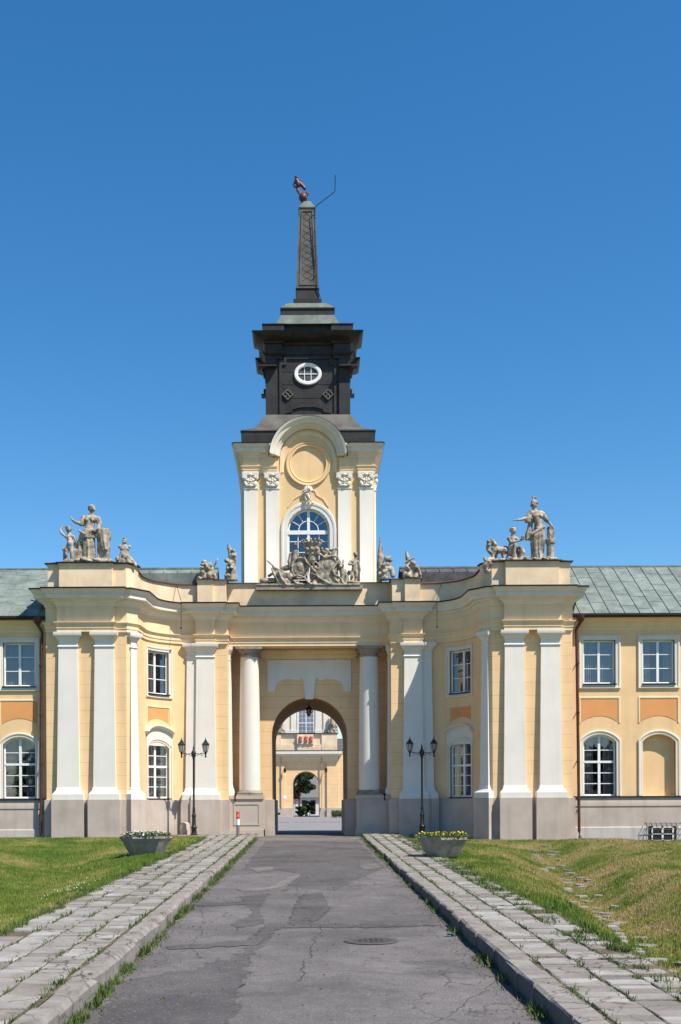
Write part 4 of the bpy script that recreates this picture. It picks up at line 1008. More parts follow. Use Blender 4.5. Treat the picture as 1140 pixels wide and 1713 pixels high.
# central scrolls and right cartouche
ringpath(s, [(480, 290, -.2), (510, 350, -.25), (550, 400, -.3), (600, 450, -.3), (620, 500, -.3), (680, 540, -.3), (740, 570, -.28)], .06)
ringpath(s, [(640, 390, -.3), (600, 350, -.32), (575, 370, -.32), (590, 410, -.32), (630, 420, -.3), (640, 390, -.3)], .045)
ringpath(s, [(530, 310, -.2), (560, 270, -.22), (620, 260, -.24), (670, 290, -.25), (700, 310, -.25), (760, 290, -.25), (820, 300, -.25), (835, 340, -.25), (800, 380, -.3), (770, 430, -.3), (790, 480, -.3), (850, 520, -.3), (880, 570, -.25)], .06)
s.ell(A(715, 400, -.14), (.5, .13, .62)); s.ell(A(700, 480, -.12), (.6, .14, .4)); s.ell(A(600, 480, -.1), (.3, .12, .42)); s.ell(A(720, 380, -.24), (.2, .07, .24))
ringpath(s, [(560, 430, -.3), (610, 450, -.36), (600, 490, -.36), (560, 470, -.34)], .04)
ringpath(s, [(370, 500, -.3), (430, 490, -.35), (490, 510, -.36), (520, 550, -.34), (550, 570, -.3)], .05)
ringpath(s, [(380, 540, -.25), (420, 570, -.3), (500, 575, -.25)], .06)
# drapery fans below
s.robe([(.0, -.1, 0, .3, .25), (.06, -.1, .2, .16, .2), (.08, -.1, .42, .05, .12)], 5, .2, 61)
s.robe([(.75, -.05, 0, .62, .25), (.7, -.05, .25, .5, .2), (.6, -.05, .5, .35, .15)], 8, .14, 62)
# crown
cx_, cz_ = A(565, 0)[0], 0
for k in range(2):
    pass
s.lathe([(.32, A(0, 255)[2]), (.34, A(0, 235)[2]), (.33, A(0, 215)[2]), (.38, A(0, 190)[2]), (.47, A(0, 160)[2]), (.44, A(0, 150)[2]), (.2, A(0, 165)[2])], (cx_, -.0, 0), 24)
for k in range(15):
    t = 2*PI*k/15; s.cap((cx_+.42*math.cos(t), .42*math.sin(t), A(0, 165)[2]), (cx_+.49*math.cos(t), .49*math.sin(t), A(0, 132)[2]), .045, .06)
for x in (-.25, 0, .25): s.ell((cx_+x, -.34, A(0, 222)[2]), (.11, .08, .1))
s.ell(A(560, 268, -.05), (.4, .3, .12)); s.cap(A(560, 300, 0), A(560, 240, 0), .3, .32)
# foliage masses between crown and shields
q = random.Random(9)
for _ in range(24): s.ell(A(q.uniform(640, 760), q.uniform(215, 300), q.uniform(-.2, .1)), (q.uniform(.06, .12), .08, q.uniform(.05, .1)), (0, q.uniform(-1, 1), 0), nu=8, nv=6)
for _ in range(10): s.ell(A(q.uniform(440, 520), q.uniform(270, 320), q.uniform(-.2, .1)), (q.uniform(.06, .12), .08, q.uniform(.05, .1)), (0, q.uniform(-1, 1), 0), nu=8, nv=6)
# winged half figure on the left, torch and horn on the right
s.chain([A(385, 380, -.05), A(390, 300, -.05), A(395, 240, -.05)], [.14, .13, .1]); s.head(A(393, 165, -.08), .10, look=.5); s.chain([A(375, 240), A(345, 260, 0), A(345, 320, 0)], [.06, .05, .06]); s.cap(A(405, 240), A(430, 200), .05, .04); s.robe([(A(350, 0)[0], .05, .9, .08, .1), (A(345, 0)[0], .05, 1.2, .13, .1), (A(350, 0)[0], .05, 1.6, .07, .08)], 4, .2, 63)
s.chain([A(830, 400, 0), A(800, 320, 0), A(770, 270, 0), A(790, 220, 0)], [.13, .12, .09, .10])
for k in range(5): s.ell(A(765+14*k, 212-6*(k % 2), -.05), .055, nu=8, nv=6)
s.chain([A(820, 310, -.1), A(840, 340, -.15), A(815, 380, -.18), A(800, 350, -.18)], [.05, .05, .05, .04])
# beast head on the right flank
s.chain([A(870, 560, -.05), A(880, 480, -.05), A(860, 410, -.08)], [.16, .17, .13]); s.ell(A(860, 380, -.15), (.14, .16, .13)); s.ell(A(850, 400, -.28), (.08, .12, .07)); s.cap(A(875, 350), A(880, 320), .05, .03); s.cap(A(850, 350), A(848, 330), .04, .03); s.chain([A(895, 430, -.1), A(910, 500, -.2), A(900, 560, -.2)], [.08, .06, .08])
# banners on the left
s.add([A(155, 360, -.1), A(330, 475, -.35), A(230, 580, -.3), A(155, 360, .0), A(330, 475, -.1), A(230, 580, .0)], [(0, 1, 2), (3, 5, 4), (0, 3, 4, 1), (1, 4, 5, 2), (2, 5, 3, 0)])
s.cap(A(115, 330, -.1), A(200, 400, -.12), .035, .04); s.cap(A(190, 400, -.15), A(330, 475, -.2), .07, .07); s.chain([A(165, 410, -.1), A(190, 480, -.2), A(240, 570, -.25)], [.06, .07, .07]); s.ell(A(290, 540, -.15), (.35, .2, .22)); s.ell(A(340, 500, -.15), (.2, .2, .25)); s.chain([A(230, 440, -.3), A(260, 520, -.35), A(300, 570, -.3)], [.05, .05, .06])
s.cap(A(270, 400, .15), A(370, 380, .15), .12, .15); s.cap(A(60, 520, .1), A(190, 520, .1), .13, .13); s.cap(A(130, 470, .15), A(180, 440, .15), .07)
s.box(*[A(10, 0)[0], A(1050, 0)[0]], -.3, .3, -.03, .06)
o = sculpt('armorial_sculpture', s, 'large carved stone coat of arms with crown, shields and banners above the portal', 'sculpture', voxel=.026, disp=.04)
place(o, (430+580/6-517)/34.5, .88, ZB-.24)
s = SC(); B_ = lambda x, y, yy=0: ((x-995)/207, yy, (580-y)/207)
s.chain([B_(990, 345), B_(995, 400), B_(990, 440)], [.12, .14, .15]); s.cap(B_(955, 340), B_(1025, 345), .075); s.cap(B_(998, 320), B_(1000, 305), .055); s.head(B_(1003, 275), .12, look=-.4)
s.chain([B_(950, 345), B_(935, 375, -.1), B_(975, 380, -.18)], [.065, .055, .045]); s.chain([B_(1030, 345), B_(1035, 380), B_(1045, 415)], [.065, .055, .045]); s.hand(B_(1047, 425), (0, 0, -1), .035)
s.chain([B_(975, 445), B_(965, 490, -.1), B_(955, 540, 0)], [.1, .08, .055]); s.chain([B_(1010, 445), B_(1005, 500, -.05), B_(1000, 550, 0)], [.1, .08, .055]); s.chain([B_(940, 450, .05), B_(920, 480, .05), B_(910, 540, .05)], [.1, .08, .12]); s.rocks(-.4, .25, -.2, .2, .08, .12, 8, 18)
o = sculpt('putto_statue', s, 'small standing stone cherub at the right end of the coat of arms', 'statue', voxel=.026, disp=.03)
place(o, (430+995/6-517)/34.5, .82, ZB-.22)
# figure on the obelisk: rearing beast over a ball
T_ = lambda x, y, yy=0: ((x-505)/118, yy, (250-y)/118)
s = SC(); s.ell(T_(503, 215), .24); s.ell(T_(530, 190), (.08, .08, .14)); s.chain([T_(490, 210, -.1), T_(478, 185), T_(465, 170)], [.06, .06, .05]); s.chain([T_(500, 190), T_(475, 172), T_(462, 150), T_(475, 135)], [.05, .06, .06, .10])
s.chain([T_(475, 135), T_(463, 110), T_(462, 92)], [.13, .13, .09]); s.ell(T_(463, 88), (.1, .12, .09)); s.cap(T_(455, 82), T_(448, 78), .03, .02); s.cap(T_(468, 78), T_(466, 72), .03, .02); s.chain([T_(480, 125), T_(500, 140), T_(512, 155)], [.12, .1, .09]); s.ell(T_(512, 156), .1)
s.chain([T_(490, 110), T_(495, 100)], [.05, .03]); s.chain([T_(455, 110), T_(443, 130), T_(450, 145)], [.05, .045, .04]); s.chain([T_(462, 150), T_(445, 148)], [.04, .03]); s.cap(T_(505, 250), T_(503, 235), .12, .1)
o = sculpt('finial_figure', s, None, None, mats='rust_figure', voxel=.03, disp=.0, it=1)
o.parent = gate; o.location = (PX(512.5, 334, 60.6)[0]-XC, TC-2, z10-gate.location.z-.02)

# hanging lantern in the passage
hl = empty('hanging_lantern', 'black iron lantern hanging under the crown of the passage arch', 'lantern', (XC-.03, 5.6, 6.2))
mb = MB(); x0 = XC-.03; mb.tube([(x0, 5.6, 6.86), (x0, 5.6, 6.7)], .02, 6); mb.lathe([(.03, 6.72), (.12, 6.66), (.16, 6.6), (.14, 6.58)], (x0, 5.6, 0), 6); mb.lathe([(.1, 6.28), (.06, 6.22), (.02, 6.2)], (x0, 5.6, 0), 6)
for k in range(6): t = PI*k/3; mb.tube([(x0+.15*math.cos(t), 5.6+.15*math.sin(t), 6.6), (x0+.1*math.cos(t), 5.6+.1*math.sin(t), 6.27)], .014, 5)
mb.tube([(x0-.2, 5.6, 6.5), (x0-.16, 5.6, 6.4), (x0+.16, 5.6, 6.4), (x0+.2, 5.6, 6.5)], .018, 5); mb.build('lantern_cage', 'iron', hl)
mb = MB(); mb.lathe([(.13, 6.58), (.085, 6.29)], (x0, 5.6, 0), 6); mb.build('glass', 'lamp_glass', hl, smooth=0)

# ------------------------------------------------------------------ PALACE WINGS
def make_wing(sd, xend, label):
    mp0 = side_map(sd); YW = -3.2
    wg = empty('palace_wing', label, 'building', (XC+sd*14, YW, 0), 'two storey wings flanking the gate building')
    fmap = lambda s, d, z: mp0(s, YW-d, z)
    cs = [13.05+2.66*i for i in range(int((xend-13.05)/2.66)+1)]
    ops = []
    for c in cs: ops += [(c, .72, 6.90, top_fn(.72, 8.87, 0)), (c, .74, 1.86, top_fn(.74, 4.62, .33))]
    cs2 = [c for c in cs]
    mb = MB(); strip_wall(mb, [11.6, xend], 1.8, 9.85, ops, fmap, .3)
    mb.add([mp0(xend, YW, -1), mp0(xend, 6, -1), mp0(xend, 6, 9.9), mp0(xend, YW, 9.9)], [(0, 1, 2, 3)])
    wl = mb.build('wall', 'cream_wall', wg, smooth=0)
    for i, c in enumerate(cs):
        cm = lambda s, d, z, c=c: fmap(s+c, d, z)
        make_window(wg, cm, .72, 6.90, 8.87, 0, 3, 0, curtain=(.9, .6, .3, .5)[i % 4], band=.22)
        make_window(wg, cm, .74, 1.86, 4.62, .33, 3, 2, curtain=.7, band=.2, blind=(sd > 0 and i == 1), label='arched blind window filled with plain cream plaster' if (sd > 0 and i == 1) else None)
        make_panel(wg, cm, .80, 5.2, 6.2, .26)
    mb = MB(); pr = [(-.1, -1.2), (.14, -1.2), (.14, .38), (.10, .42), (.10, 1.36), (.13, 1.40), (.13, 1.74), (.1, 1.8), (-.1, 1.8)]
    mb.sweep([(xend, YW), (11.6, YW)], pr, mp=mp0); pl = mb.build('plinth', 'plinth', wg)
    mb = MB(); mb.sweep([(xend, YW), (11.6, YW)], [(.0, -1.2), (.155, -1.2), (.155, .44), (.13, .47), (0, .47)], mp=mp0); mb.build('footing', 'plinth_light', wg)
    mb = MB(); mb.sweep([(xend, YW), (11.6, YW)], [(-.1, 1.79), (.19, 1.80), (.19, 1.835), (-.1, 1.86)], mp=mp0); mb.build('string_course', 'dark_edge', wg)
    mb = MB(); mb.sweep([(xend, YW), (11.6, YW)], [(-.1, 9.32), (.02, 9.32), (.04, 9.42), (.10, 9.48), (.12, 9.62), (.22, 9.7), (.30, 9.86), (-.1, 9.9)], mp=mp0); mb.build('eaves_cornice', 'cream_trim', wg)
    mb = MB(); mb.sweep([(xend+.1, YW), (11.76, YW)], [(.30, 9.84), (.52, 9.84), (.56, 9.90), (.56, 9.99), (.50, 9.97), (.34, 9.9)], mp=mp0); mb.build('gutter', 'dark_edge', wg)
    # roof: two slopes with standing seams
    ye, ze, yr, zr = YW-.5, 9.96, 1.0, 13.05
    rf = MB(); a0 = 7.0
    L = math.hypot(yr-ye, zr-ze); ty, tz = (yr-ye)/L, (zr-ze)/L; ny, nz = -tz, ty
    rp = lambda a, v, h: mp0(a, ye+ty*v+ny*h, ze+tz*v+nz*h)
    rf.add([rp(11.76, 0, 0), rp(xend+.1, 0, 0), rp(xend+.1, L, 0), rp(11.76, L, 0)], [(0, 1, 2, 3)])
    rf.add([mp0(4.4, yr, zr), mp0(xend+.1, yr, zr), mp0(xend+.1, 6.5, 9.9), mp0(4.4, 6.5, 9.9)], [(0, 1, 2, 3)])
    rf.box(4.4, xend+.1, yr-.08, yr+.08, zr-.03, zr+.04, mp=mp0)
    rnd = random.Random(5)
    a = 12.1
    while a < xend:
        rf.box(a-.014, a+.014, 0, L, 0, .035, mp=lambda x, y, z: rp(x, y, z))
        v = rnd.uniform(.3, 1.6)
        while v < L-.2:
            rf.box(a+.014, a+.656, v, v+.022, 0, .014, mp=lambda x, y, z: rp(x, y, z)); v += rnd.uniform(1.2, 1.8)
        a += .67
    roof = rf.build('roof', 'copper', wg, smooth=0)
    r2 = MB(); v0 = (1.2-ye)/ty*0+L*.52
    v1 = L*(.55-ye)/(yr-ye); v0 = v1/.9
    r2.add([rp(11.76, v1, -.01), rp(4.4, v1, -.01), rp(4.4, L, -.01), rp(11.76, L, -.01)], [(0, 1, 2, 3)])
    r2.add([mp0(11.76, .56, 11.0), mp0(4.4, .56, 11.0), rp(4.4, v1, -.01), rp(11.76, v1, -.01)], [(0, 1, 2, 3)])
    a = 5.0
    while a < 11.7: r2.box(a-.014, a+.014, v0*.9, L, 0, .03, mp=lambda x, y, z: rp(x, y, z)); a += .67
    o = r2.build('inner_roof', 'copper' if sd < 0 else 'slate', roof, smooth=0)
    # downpipe with hopper
    dp = MB(); x = 11.97
    dp.tube([mp0(x+.15, YW-.40, 9.85), mp0(x+.14, YW-.40, 9.62), mp0(x-.02, YW-.26, 9.3), mp0(x-.0, YW-.26, 8.9), mp0(x+.03, YW-.30, 5), mp0(x+.06, YW-.34, .3), mp0(x+.07, YW-.4, .02), mp0(x+.09, YW-.55, -.1)], .068, 12)
    dp.lathe([(.07, 9.6), (.13, 9.68), (.18, 9.8), (.2, 9.9), (.2, 9.96)], mp0(x+.15, YW-.42, 0), 12)
    for z in (1.2, 3.4, 5.6, 7.8): dp.lathe([(.085, -.03), (.085, .03)], mp0(x+.035, YW-.31, z), 12); dp.box(x+.02, x+.05, YW-.25, YW+.02, z-.02, z+.02, mp=mp0)
    dp.build('downpipe', 'brown_pipe', wg)
    if sd > 0:   # barred basement window
        cx = 15.8; bw = MB(); ww_ = .62
        bw.box(cx-ww_, cx+ww_, YW-.17, YW-.158, -.22, .50, mp=mp0); b = bw.build('basement_window', 'room_dark', wg)
        fr_ = MB()
        for (u0, u1, v0_, v1) in ((cx-.5, cx+.5, .42, .48), (cx-.5, cx+.5, -.2, -.14), (cx-.5, cx-.44, -.2, .48), (cx+.44, cx+.5, -.2, .48), (cx-.04, cx+.04, -.2, .48), (cx-.5, cx+.5, .13, .16)):
            fr_.box(u0, u1, YW-.2, YW-.17, v0_, v1, mp=mp0)
        fr_.build('window_frame', 'wood_white', b)
        gr = MB()
        for k in range(8): xx = cx-.78+1.56*k/7; gr.tube([mp0(xx, YW-.16, .66), mp0(xx, YW-.38, .62), mp0(xx, YW-.38, -.32)], .013, 5)
        for z in (.6, .36, .12, -.12): gr.tube([mp0(cx-.8, YW-.16, z), mp0(cx-.8, YW-.38, z), mp0(cx+.8, YW-.38, z), mp0(cx+.8, YW-.16, z)], .014, 5)
        gr.build('grille', 'iron', b)
    return wg
make_wing(-1, 19.0, 'palace wing left of the gate with green copper roof and stacked pairs of windows')
make_wing(1, 21.8, 'palace wing right of the gate with a blind arched window and barred basement window')

# ------------------------------------------------------------------ GROUND
def sstep(x): x = np.clip(x, 0, 1); return x*x*(3-2*x)
def roadz(y): return .02*np.minimum(y, 0)
def kerbh(y): return .12+.13*sstep((-y-5)/38.0)
def wob(x, y): return .05*np.sin(x*.9+y*.31)+.04*np.sin(y*.73-x*.4)+.025*np.sin(x*2.3+1)*np.cos(y*1.9)
def terr(x, y):
    x = np.asarray(x, float); y = np.asarray(y, float); D = y+54.3
    base = roadz(y)+np.where(x < 0, .14, .06)
    edge = np.where(x < 0, 4.75, 4.25); a = np.abs(x)
    far = sstep((a-edge-.1)/.8)
    ca = 6.5+(D-20.7)*.115
    dep = np.where(x < 0, .5, .85)*sstep((-y-5)/12.0)
    sig = np.where(x < 0, 1.9, 1.35)
    z = base-dep*np.exp(-((a-ca)/sig)**2)*far + wob(x, y)*far*np.where(x > 5.5, 1.6, .8)
    z = z+np.where(a < edge, kerbh(y)-.18, 0)*(y < 2)
    near_b = sstep((y+7.5)/3.5); tgt = np.where(x < 0, .10, -.05-.02*np.maximum(a-7, 0))
    z = np.where(a > edge, z*(1-near_b)+tgt*near_b, z)
    z = np.where(a < 2.7, roadz(y)-.15, z)
    z = np.where(y > 1, -.25, z)
    z = np.where((a > 40) | (y < -70) | (y > 200), roadz(np.maximum(y, -70))-.3, z)
    return z
xs = np.unique(np.concatenate([np.linspace(-900, -40, 12), np.linspace(-40, -16, 16), np.linspace(-16, 18, 230), np.linspace(18, 40, 14), np.linspace(40, 900, 12), [-2.71, 2.71, -2.69, 2.69, -4.76, -4.74, 4.24, 4.26]]))
ys = np.unique(np.concatenate([np.linspace(-900, -75, 8), np.linspace(-75, -48, 12), np.linspace(-48, 1, 260), [1.05], np.linspace(2, 200, 20), np.linspace(240, 1500, 8)]))
X, Y = np.meshgrid(xs, ys); Z = terr(X, Y)
V = np.stack([X.ravel(), Y.ravel(), Z.ravel()], 1); nx_, ny_ = len(xs), len(ys)
I = np.arange(nx_*ny_).reshape(ny_, nx_); Fq = np.stack([I[:-1, :-1].ravel(), I[:-1, 1:].ravel(), I[1:, 1:].ravel(), I[1:, :-1].ravel()], 1)
g = npmesh('ground', V, Fq, 'turf'); g.data.polygons.foreach_set('use_smooth', [True]*len(g.data.polygons)); tag(g, kind='structure')
# gravel margin along the wall
mb = MB()
for sd, z in ((-1, .115), (1, None)):
    for i in range(24):
        a0_ = 6.0+i*.5; a1_ = a0_+.5
        f = (lambda a: .13) if sd < 0 else (lambda a: -.03-.02*max(a-7, 0))
        yw = -3.35 if a0_ > 7.8 else -3.35
        mb.add([(XC+sd*a0_, -4.55, f(a0_)-.02), (XC+sd*a1_, -4.55, f(a1_)-.02), (XC+sd*a1_, .6 if a0_ < 7.6 else -3.0, f(a1_)+.0), (XC+sd*a0_, .6 if a0_ < 7.6 else -3.0, f(a0_)+.0)], [(0, 1, 2, 3)])
mb.v = mb.v; tag(mb.build('gravel_margin', 'soil', smooth=0), kind='structure')

# road with repair patches
mb = MB(); ny = 80
ysr = [-75+76.5*i/ny for i in range(ny+1)]+[2.4, 12.5]
for a, b in zip(ysr, ysr[1:]): mb.add([(-2.75, a, float(roadz(a))), (2.75, a, float(roadz(a))), (2.75, b, float(roadz(b))), (-2.75, b, float(roadz(b)))], [(0, 1, 2, 3)])
def G(x, y):   # photo measurement to road plane metres
    D = 4761/(y-1312); return ((x-517)*D/1900, D-54.3)
def patch(pts, mi, h=.004, rough=.05, seed=0):
    q = random.Random(seed); P_ = [G(*p) for p in pts]; out = []
    n = len(P_)
    for i in range(n):
        a, b = P_[i], P_[(i+1) % n]; L = math.hypot(b[0]-a[0], b[1]-a[1]); k = max(2, int(L/.12))
        for j in range(k):
            t = j/k; w_ = rough*(1 if j else .3); out.append((a[0]+(b[0]-a[0])*t+q.uniform(-w_, w_), a[1]+(b[1]-a[1])*t+q.uniform(-w_, w_)*2))
    from mathutils.geometry import tessellate_polygon
    tri = tessellate_polygon([[Vector((p[0], p[1], 0)) for p in out]])
    mb.add([(p[0], p[1], .02*min(p[1], 0)+h) for p in out], [tuple(t) for t in tri], mi)
patch([(445, 1407), (600, 1408), (640, 1452), (560, 1490), (500, 1485), (470, 1492), (500, 1462), (440, 1450), (405, 1455)], 1, seed=1)
patch([(400, 1500), (450, 1495), (430, 1522), (445, 1545), (400, 1552), (385, 1545), (425, 1528)], 1, .006, seed=2)
patch([(500, 1500), (535, 1492), (552, 1522), (520, 1548), (480, 1545)], 1, .008, seed=3)
patch([(320, 1512), (420, 1508), (440, 1512), (330, 1516)], 1, .008, .03, seed=4)
patch([(275, 1583), (420, 1572), (445, 1545), (690, 1548), (740, 1549), (690, 1552), (470, 1553), (425, 1582), (280, 1587)], 1, .009, .05, seed=5)
patch([(440, 1552), (458, 1556), (420, 1600), (400, 1660), (385, 1713), (300, 1760), (150, 1713), (200, 1640), (330, 1620), (390, 1600)], 1, .004, .09, seed=6)
patch([(415, 1452), (455, 1450), (460, 1456), (430, 1459)], 2, .008, .02, seed=7)
patch([(480, 1468), (505, 1462), (480, 1482), (440, 1490), (400, 1490), (395, 1486), (450, 1484)], 2, .008, .05, seed=8)
patch([(600, 1448), (630, 1445), (640, 1452), (610, 1455)], 2, .008, .02, seed=9)
patch([(430, 1402), (600, 1402), (598, 1405), (432, 1406)], 2, .004, .02, seed=10)
q = random.Random(91)
def crack(x, y, ang, L, w_):
    px_, py_ = x, y; st_ = int(L/.15)
    for k in range(st_):
        a2 = ang+q.uniform(-.38, .38); nx2, ny2 = px_+.15*math.cos(a2), py_+.15*math.sin(a2); ww = w_*q.uniform(.15, .5)
        ox, oy = -math.sin(a2)*ww, math.cos(a2)*ww; z = .011
        mb.add([(px_-ox, py_-oy, .02*py_+z), (nx2-ox, ny2-oy, .02*ny2+z), (nx2+ox, ny2+oy, .02*ny2+z), (px_+ox, py_+oy, .02*py_+z)], [(0, 1, 2, 3)], 3)
        px_, py_ = nx2, ny2
        if q.random() < .06 and L > 1: crack(px_, py_, ang+q.choice((-1, 1))*1.0, L*.35, w_*.7)
for (x, y, a, L, w_) in ((-.2, -40, 1.5, 6, .012), (.0, -34, 1.6, 9, .010), (1.1, -43, 1.2, 5, .008), (-1.6, -38, 1.7, 7, .010), (-2.3, -30, .1, 4, .010), (.4, -26, 1.5, 8, .010), (-1.2, -24, 0, 3, .014), (1.6, -30, 1.6, 8, .008), (-.8, -18, 1.5, 9, .012)): crack(x, y, a, L, w_)
tag(mb.build('road', ['asphalt', 'asphalt_dark', 'asphalt_pale', 'crack_dark'], smooth=0, recalc=False), kind='structure')
# manhole
mx_, my_ = G(620, 1575)
mh = MB(); mh.lathe([(.0, .012), (.34, .012), (.36, .018), (.42, .018), (.44, .004)], (mx_, my_, .02*my_), 36)
for i in range(-3, 4):
    for j in range(-3, 4):
        if i*i+j*j < 10: mh.box(mx_+i*.085-.03, mx_+i*.085+.03, my_+j*.085-.012, my_+j*.085+.012, .02*my_+.01, .02*my_+.02)
tag(mh.build('manhole_cover', 'manhole_iron'), 'rusty round iron manhole cover set in the driveway', 'manhole')
lx, ly = G(752, 1568); lt = MB(); q = random.Random(2)
pts = [(lx+q.uniform(-.1, .12), ly+q.uniform(-.12, .1), .02*ly+q.uniform(.01, .07)) for _ in range(9)]
lt.add(pts, [(0, 1, 2), (1, 3, 4), (2, 5, 6), (4, 5, 7), (0, 6, 8), (3, 7, 8)]); tag(lt.build('litter', 'litter_blue', smooth=0, recalc=False), 'crumpled pale blue litter lying by the right kerb', 'litter')

# kerbs and slab pavements
def chamfer_box(mb, x0, x1, y0, y1, zb, zt, c, jit, q, mi=0, face=None):
    """stone with worn top edges; zt function of y"""
    j = lambda s=jit: q.uniform(-s, s)
    vs = [(x0, y0, zb), (x1, y0, zb), (x1, y1, zb), (x0, y1, zb)]
    t0, t1 = zt(y0)+j(), zt(y1)+j()
    vs += [(x0+j(), y0, t0-c), (x1+j(), y0, t0-c), (x1+j(), y1, t1-c), (x0+j(), y1, t1-c)]
    vs += [(x0+c+j(), y0+c*.5, t0), (x1-c+j(), y0+c*.5, t0), (x1-c+j(), y1-c*.5, t1), (x0+c+j(), y1-c*.5, t1)]
    fs = [(0, 1, 5, 4), (1, 2, 6, 5), (2, 3, 7, 6), (3, 0, 4, 7), (4, 5, 9, 8), (5, 6, 10, 9), (6, 7, 11, 10), (7, 4, 8, 11), (8, 9, 10, 11)]
    o = len(mb.m); mb.add(vs, fs, mi)
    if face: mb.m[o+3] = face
q = random.Random(11)
for sd in (-1, 1):
    kb = MB(); y = -60.0
    while y < -.2:
        L = q.uniform(.75, 1.1); y1 = min(y+L, .5)
        xa, xb = sorted((sd*2.53, sd*2.86)); d = q.uniform(-.02, .02)
        chamfer_box(kb, xa+d, xb+d, y, y1-.012, -2.2, lambda yy: float(roadz(yy)+kerbh(yy)), .06 if sd < 0 else .03, .022 if sd < 0 else .012, q, 0, 1 if sd > 0 else None)  # painted shade on the road-facing side of the right kerb only
        y = y1
    tag(kb.build('kerb', ['kerb_stone', 'kerb_shade_face'], smooth=0), kind='structure')
    pv = MB(); edges = [2.87, 3.33, 3.80, 4.26, 4.70] if sd < 0 else [2.87, 3.36, 3.84, 4.28]
    for r0, r1 in zip(edges, edges[1:]):
        y = -60.0+q.uniform(0, .3)
        while y < -.3:
            L = q.uniform(.26, .52) if sd < 0 else q.uniform(.27, .36)
            xa, xb = sorted((sd*(r0+.014), sd*(r1-.014))); last = (r1 == edges[-1])
            if not (last and q.random() < (.10 if sd < 0 else .35)):
                dz = q.uniform(-.012, .012); d = q.uniform(-.02, .02) if last else q.uniform(-.006, .006)
                chamfer_box(pv, xa+d, xb+d, y+.008, min(y+L, .7)-.008, -2.0, lambda yy: float(roadz(yy)+kerbh(yy))-.004+dz, .010, .006, q, q.choice((0, 0, 1, 2)))
            y += L
    tag(pv.build('pavement', ['slab', 'slab_pale', 'slab_brown'], smooth=0), kind='structure')
# soil bed under the slabs
mb = MB()
for sd in (-1, 1):
    yy = np.linspace(-60, .7, 60)
    for a, b in zip(yy, yy[1:]):
        f = lambda t: float(roadz(t)+kerbh(t))-.02
        mb.add([(sd*2.8, a, f(a)), (sd*(4.8 if sd < 0 else 4.35), a, f(a)), (sd*(4.8 if sd < 0 else 4.35), b, f(b)), (sd*2.8, b, f(b))], [(0, 1, 2, 3)])
tag(mb.build('pavement_bed', 'soil', smooth=0), kind='structure')
# paved apron between pavements and building
mb = MB(); q = random.Random(17)
for sd in (-1, 1):
    a = 2.6
    while a < 5.8:
        y = -3.1 if a > 4.5 else -.2
        while y < .8:
            if not (a > 4.5 and q.random() < .35): mb.box(*sorted((sd*(a+.01), sd*(a+.42))), y+.008, y+.4, -.4, (.135 if a < 4.6 else .14)+q.uniform(-.01, .01))
            y += .41
        a += .44
tag(mb.build('apron_paving', 'slab', smooth=0), kind='structure')
# worn stepping-stone path in the hollow on the right
mb = MB(); q = random.Random(19)
for k in range(60):
    t = k/59; D = 46-27*t; a = 9.4-(46-D)*.115+q.uniform(-.6, .6); y = D-54.3; z = float(terr(a, y)); r_ = q.uniform(.08, .25); n_ = 7
    pts = [(a+r_*(1+q.uniform(-.25, .25))*math.cos(2*PI*i/n_)*1.2, y+r_*(1+q.uniform(-.25, .25))*math.sin(2*PI*i/n_)*.9) for i in range(n_)]
    tl = q.uniform(-.02, .03)
    mb.add([(p[0], p[1], z-.1) for p in pts]+[(p[0], p[1], z+.03+tl*(p[1]-y)) for p in pts], [tuple(range(n_, 2*n_))]+[(i, (i+1) % n_, (i+1) % n_+n_, i+n_) for i in range(n_)])
tag(mb.build('stone_path', 'slab_pale', smooth=0), kind='structure')

# ------------------------------------------------------------------ grass blades and weeds
def blades(name, P, H, Wd, mats, kind='stuff', lean=.5):
    n = len(P); ang = np.random.uniform(0, 2*PI, n); la = np.random.uniform(0, 2*PI, n); ln = H*np.random.uniform(0, lean, n)
    dx = np.cos(ang)*Wd/2; dy = np.sin(ang)*Wd/2
    A_ = np.stack([P[:, 0]-dx, P[:, 1]-dy, P[:, 2]-.01], 1); B_ = np.stack([P[:, 0]+dx, P[:, 1]+dy, P[:, 2]-.01], 1)
    T = np.stack([P[:, 0]+np.cos(la)*ln, P[:, 1]+np.sin(la)*ln, P[:, 2]+H], 1)
    V = np.stack([A_, B_, T], 1).reshape(-1, 3); Fc = np.arange(3*n).reshape(n, 3)
    o = npmesh(name, V, Fc, mats); 
    if kind: tag(o, kind=kind)
    return o
def scatter(n, x0, x1, y0, y1, keep):
    out = []
    D = np.random.uniform(y0+54.3, y1+54.3, n); u = np.random.uniform(0, 1, n)
    X = x0+(x1-x0)*u; Y = D-54.3; k = keep(X, Y); return X[k], Y[k]
def vis(X, Y): D = Y+54.3; return (X > -517/1900*D-1.5) & (X < 623/1900*D+1.5)
X1, Y1 = scatter(330000, -16, -4.6, -42, -4.4, vis); X2, Y2 = scatter(520000, 4.15, 18, -46, -4.4, vis)
X = np.concatenate([X1, X2]); Y = np.concatenate([Y1, Y2])
D = Y+54.3; a = np.abs(X); edge = np.where(X < 0, 4.75, 4.25)
pr = np.clip((a-edge)/.25+.35, .1, 1)*np.clip(35/D, .45, 1)
tuft = .5+.5*np.sin(X*3.1+np.sin(Y*2.2)*2)*np.sin(Y*2.7+X)
k = np.random.rand(len(X)) < pr; X, Y, D, tuft = X[k], Y[k], D[k], tuft[k]
H = np.random.uniform(.02, .055, len(X))*(1+.9*tuft)*(1+.8*np.exp(-((np.abs(X)-5.0)/.6)**2))
